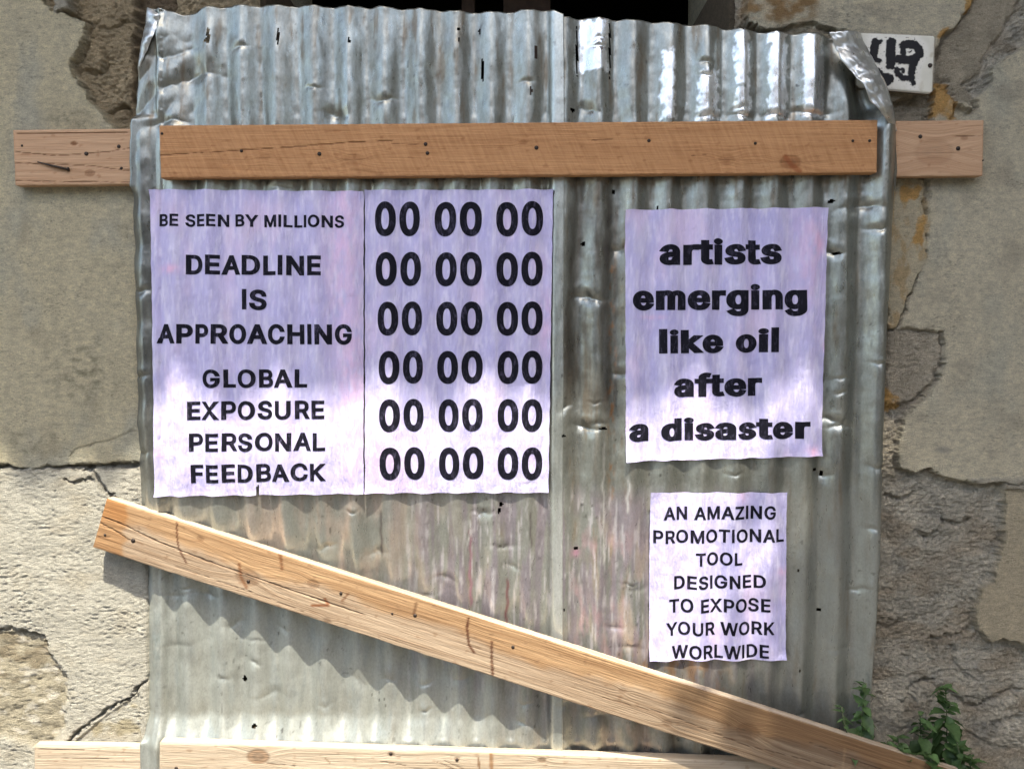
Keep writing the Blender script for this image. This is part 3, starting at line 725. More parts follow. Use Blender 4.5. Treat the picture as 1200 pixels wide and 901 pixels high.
def metal_col(u, v, h, off_=0.0):
    n = lambda a, b, s, o=4, g=.55: fbm(u / a, v / b, o, s, g)
    one = np.ones(np.shape(u) + (3,))
    c = C(.295, .308, .280) * (1 + 0.14 * n(60, 200, 301)[..., None])
    c = mix(c, C(.27, .28, .265) * one, sst(.05, .55, n(18, 190, 302)) * .6)
    c = mix(c, C(.44, .46, .42) * one, sst(.15, .5, n(26, 120, 303)) * .4)
    brown = C(.185, .150, .105) * one
    g = sst(-.05, .35, n(13, 130, 304)) * (0.25 + .75 * sst(.0, .4, n(9, 60, 305)))
    zone = 0.75 + 0.5 * sst(250, 205, v) + 0.9 * np.exp(-((u - 690) / 40) ** 2) * sst(190, 230, v) * sst(600, 480, v) + .5 * np.exp(-((u - 720) / 40) ** 2) * sst(200, 260, v)
    zone = zone * (1 - .6 * sst(560, 640, v) * sst(560, 480, u))
    c = mix(c, brown, np.clip(g * zone, 0, .85))
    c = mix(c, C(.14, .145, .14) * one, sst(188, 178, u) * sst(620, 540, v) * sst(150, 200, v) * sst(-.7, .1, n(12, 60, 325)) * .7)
    # dark grime at the right of the join
    c = mix(c, C(.13, .115, .095) * one, sst(655, 662, u) * sst(745, 715, u) * sst(200, 225, v) * sst(500, 455, v) * sst(-.35, .25, n(16, 90, 306)) * .75)
    # rust run
    rx = 717 + 4 * noise(v / 40, 0 * v, 307)
    c = mix(c, C(.42, .20, .08) * one, np.exp(-((u - rx) / 3.5) ** 2) * sst(280, 330, v) * sst(640, 540, v) * sst(-.1, .35, n(6, 16, 308)) * .8)
    # stains of earlier posters: peach and violet-grey
    band = sst(560, 600, v) * sst(900, 740, v)
    up = v - (600 + (u - 120) * .323)                       # above the slanting board
    bb = band * sst(40, -20, up)
    c = mix(c, C(.62, .47, .39) * one, bb * (np.exp(-((u - 380) / 130) ** 2) * .9) * sst(-.2, .35, n(28, 110, 309)) * .6)
    c = mix(c, C(.62, .47, .39) * one, (np.exp(-((u - 760) / 90) ** 2)) * sst(560, 640, v) * sst(-.1, .3, n(24, 60, 310)) * .45)
    c = mix(c, C(.29, .25, .30) * one, band * sst(430, 520, u) * sst(960, 800, u) * sst(-.15, .2, n(13, 110, 311)) * .7)
    c = mix(c, C(.60, .58, .60) * one, band * sst(430, 520, u) * sst(900, 700, u) * sst(.1, .35, n(5, 60, 340)) * .7)
    c = mix(c, C(.55, .30, .40) * one, np.exp(-((u - 675) / 5) ** 2 - ((v - 648) / 5) ** 2) * .9)
    c = mix(c, C(.50, .34, .36) * one, sst(665, 672, u) * sst(760, 720, u) * sst(600, 640, v) * sst(830, 760, v) * sst(.05, .4, n(14, 50, 312)) * .6)
    c = mix(c, C(.42, .26, .15) * one, sst(700, 760, u) * sst(880, 800, u) * sst(740, 775, v) * sst(850, 820, v) * sst(.0, .35, n(12, 22, 313)) * .8)
    for (a, b0, b1, cc, wd) in ((594, 680, 735, (.22, .06, .07), 1.6), (551, 620, 712, (.35, .16, .22), 1.5), (446, 600, 652, (.10, .08, .08), 1.6), (563, 30, 45, (.1, .1, .1), 1.3), (735, 560, 600, (.7, .7, .68), 1.3),
                                (707, 520, 660, (.66, .66, .64), 1.2), (550, 610, 640, (.7, .7, .7), 1), (622, 600, 640, (.12, .1, .1), 1.2), (400, 700, 760, (.2, .22, .2), 1), (270, 740, 800, (.2, .22, .2), 1.2), (240, 750, 830, (.24, .26, .24), 1.2)):
        xx = a + 3 * noise(v / 17, 0 * v + a, 314) + (v - b0) * 0.0
        c = mix(c, C(*cc) * one, np.exp(-((u - xx) / wd) ** 2) * sst(b0 - 4, b0 + 4, v) * sst(b1 + 4, b1 - 4, v) * .8)
    # lower left: chalky white rust
    ch = sst(640, 700, v) * sst(700, 520, u) * sst(-10, 30, up)
    c = mix(c, C(.40, .425, .395) * one, ch * sst(-.5, .3, n(26, 60, 315)) * .75)
    c = mix(c, C(.30, .335, .33) * one, ch * sst(.05, .45, n(14, 60, 316)) * .55)
    c = mix(c, C(.22, .26, .25) * one, np.exp(-((u - 180) / 8) ** 2 - ((v - 760) / 50) ** 2) * sst(-.3, .3, n(7, 12, 317)) * .6)
    c = mix(c, C(.46, .49, .46) * one, off_ * sst(644, 647, u) * .8)
    # black specks
    c = mix(c, C(.05, .045, .04) * one, sst(.55, .72, noise(u / 4, v / 7, 318)) * sst(-.1, .5, n(60, 60, 319)) * .8)
    rough = .35 + .09 * n(22, 60, 320) + .12 * ch
    metal = .86 - .22 * ch - .25 * np.clip(g * zone, 0, 1) - .2 * bb
    # places where bright zinc still shows, upper right
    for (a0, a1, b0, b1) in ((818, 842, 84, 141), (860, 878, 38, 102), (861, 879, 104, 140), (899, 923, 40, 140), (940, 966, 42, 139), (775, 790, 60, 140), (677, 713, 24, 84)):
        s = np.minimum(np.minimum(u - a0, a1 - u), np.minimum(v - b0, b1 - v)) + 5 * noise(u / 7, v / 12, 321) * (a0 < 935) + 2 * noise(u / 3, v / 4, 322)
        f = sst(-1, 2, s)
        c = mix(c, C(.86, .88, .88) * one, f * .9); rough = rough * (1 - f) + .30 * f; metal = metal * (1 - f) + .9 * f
    return np.clip(c, .02, .9), np.stack([np.clip(rough, .12, .9), np.clip(metal, 0, 1), 0 * rough], -1)

def iron_sheet(name, ua, ub, top, off, label, step=0.003):
    vv_n = int((960 - 9) * PX / step); uu_n = int(abs(np.mean(ub[1]) - np.mean(ua[1])) * PX / step)
    s = np.linspace(0, 1, uu_n); t = np.linspace(0, 1, vv_n)
    S, T = np.meshgrid(s, t, indexing='ij')
    v = 960 - T * 940
    for _ in range(3):                                       # rows run from the cut bottom to the uneven top
        a = np.interp(v, *ua); b = np.interp(v, *ub)
        u = a + (b - a) * S
        vt = np.interp(u, *top) + 1.2 * noise(u / 11, 0 * u, 330)
        v = 960 + (vt - 960) * T
    a = np.interp(v, *ua) + 1.3 * noise(v / 14, 0 * v, 331 + len(label)) * (np.abs(S - 0) < .02); u = a + (np.interp(v, *ub) - a) * S
    h = HS(u, v) + off
    if off:                                                  # the free edge of the upper sheet stands proud as a flat strip
        e = sst(640, 650, u) * .85
        h = h * (1 - e) + (h * .25 + .75 * (.053 + off) + .003) * e
    x, z = P(u, v)
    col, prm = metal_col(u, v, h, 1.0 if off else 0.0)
    co = np.stack([x, -h, z], -1)
    nx, ny = S.shape
    f = grid_faces(nx, ny)
    fu = u.ravel()[f].mean(1); fv = v.ravel()[f].mean(1)
    dead = np.zeros(len(f), bool)
    for (a, b, ra, rb) in HOLES:
        m = (np.abs(fu - a) < ra + 3) & (np.abs(fv - b) < rb + 3)
        q = np.hypot((fu[m] - a) / ra, (fv[m] - b) / rb) + .25 * noise(fu[m] / 2, fv[m] / 2, 332)
        dead[np.where(m)[0][q < 1]] = True
    # rolled-back thickness along the whole rim
    idx = np.arange(nx * ny).reshape(nx, ny)
    ring = np.concatenate([idx[:, 0], idx[-1, 1:], idx[-2::-1, -1], idx[0, -2:0:-1]])
    co = co.reshape(-1, 3); base = len(co)
    back = co[ring] + np.array([0, .0012, 0])
    co = np.concatenate([co, back]); L = len(ring)
    k = np.arange(L); kn = (k + 1) % L
    rim = np.stack([ring[kn], ring[k], base + k, base + kn], 1)
    col = np.concatenate([col.reshape(-1, 3), np.tile(C(.6, .62, .6), (L, 1))]); prm = np.concatenate([prm.reshape(-1, 3), np.tile(C(.35, .9, 0), (L, 1))])
    return make_mesh(name, co, np.concatenate([f[~dead], rim]), True, col, prm)

def flap(name, fold, free, lift, parent, roll=0.5, seed=1, n=70, m=26, d0=None):
    """a corner of the iron folded over: fold line and free edge in picture pixels"""
    s = np.linspace(0, 1, n); t = np.linspace(0, 1, m)
    S, T = np.meshgrid(s, t, indexing='ij')
    def along(pts):
        pts = np.array(pts, float); L = np.r_[0, np.cumsum(np.hypot(*np.diff(pts, axis=0).T))]; L /= L[-1]
        return np.interp(s, L, pts[:, 0]), np.interp(s, L, pts[:, 1])
    fu, fv = along(fold); eu, ev = along(free)
    ev = ev + 1.2 * noise(s * 9, 0 * s, seed); eu = eu + 1.2 * noise(s * 11, 0 * s, seed + 1)
    u = fu[:, None] * (1 - T) + eu[:, None] * T; v = fv[:, None] * (1 - T) + ev[:, None] * T
    base = HS(fu, fv, 0)[:, None] if d0 is None else d0
    wdt = np.hypot(eu - fu, ev - fv)[:, None]; wk = np.clip(wdt / 22, 0, 1)
    h = base + lift * wk * (np.sin(math.pi * np.clip(T * 1.15, 0, 1) * .62) ** .7) + wk * (.0016 * noise(u / 10, v / 12, seed + 2) + .0075 * np.abs(noise(u / 26 + v / 40, v / 30, seed + 3)) - .0035 * np.abs(noise(u / 9 - v / 14, v / 11, seed + 9)))
    x, z = P(u, v, .5 * (h + .05))
    co = np.stack([x, -h, z], -1)
    col = C(.50, .52, .51) * (1 + .2 * fbm(u / 14, v / 14, 4, seed + 5)[..., None])
    br = sst(.15, .4, fbm(u / 12, v / 12, 3, seed + 6))[..., None]
    col = col * (1 - br) + C(.82, .84, .84) * br
    prm = np.stack([.40 - .1 * br[..., 0], .85 + 0 * u, 0 * u], -1)
    f = grid_faces(n, m)
    # orient towards the street
    p = co.reshape(-1, 3)[f[len(f) // 2]]
    if np.cross(p[1] - p[0], p[2] - p[0])[1] > 0: f = f[:, ::-1].copy()
    me = make_mesh(name, co.reshape(-1, 3), f, True, np.clip(col, 0, .9).reshape(-1, 3), prm.reshape(-1, 3))
    ob = link(name, me, M_ME, parent)
    so = ob.modifiers.new('thickness', 'SOLIDIFY'); so.thickness = .0012; so.offset = 0
    return ob

sheetR = link('corrugated_sheet', iron_sheet('corrugated_sheet', ([0, 960], [636, 634]), RIGHT, TOPR, 0.0,
              'right'), M_ME)
tag(sheetR, 'dented corrugated iron sheet on the right, narrower, its top right corner folded over', 'metal sheet', 'corrugated iron sheets closing the doorway')
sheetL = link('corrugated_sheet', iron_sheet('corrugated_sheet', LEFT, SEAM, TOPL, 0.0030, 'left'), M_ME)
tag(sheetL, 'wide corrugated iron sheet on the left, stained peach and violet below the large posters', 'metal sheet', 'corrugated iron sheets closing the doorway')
flap('folded_corner', [(1009, 39), (1021, 64), (1033, 97), (1045, 128), (1052, 153)], [(968, 42), (976, 60), (982, 76), (994, 92), (1006, 108), (1012, 122), (1028, 138), (1050, 154)], .042, sheetR, seed=401)
flap('folded_corner', [(171, 8), (168, 28), (164, 52), (160, 80)], [(172, 8), (188, 17), (184, 34), (174, 56), (161, 81)], .022, sheetL, seed=420, n=40, m=18)

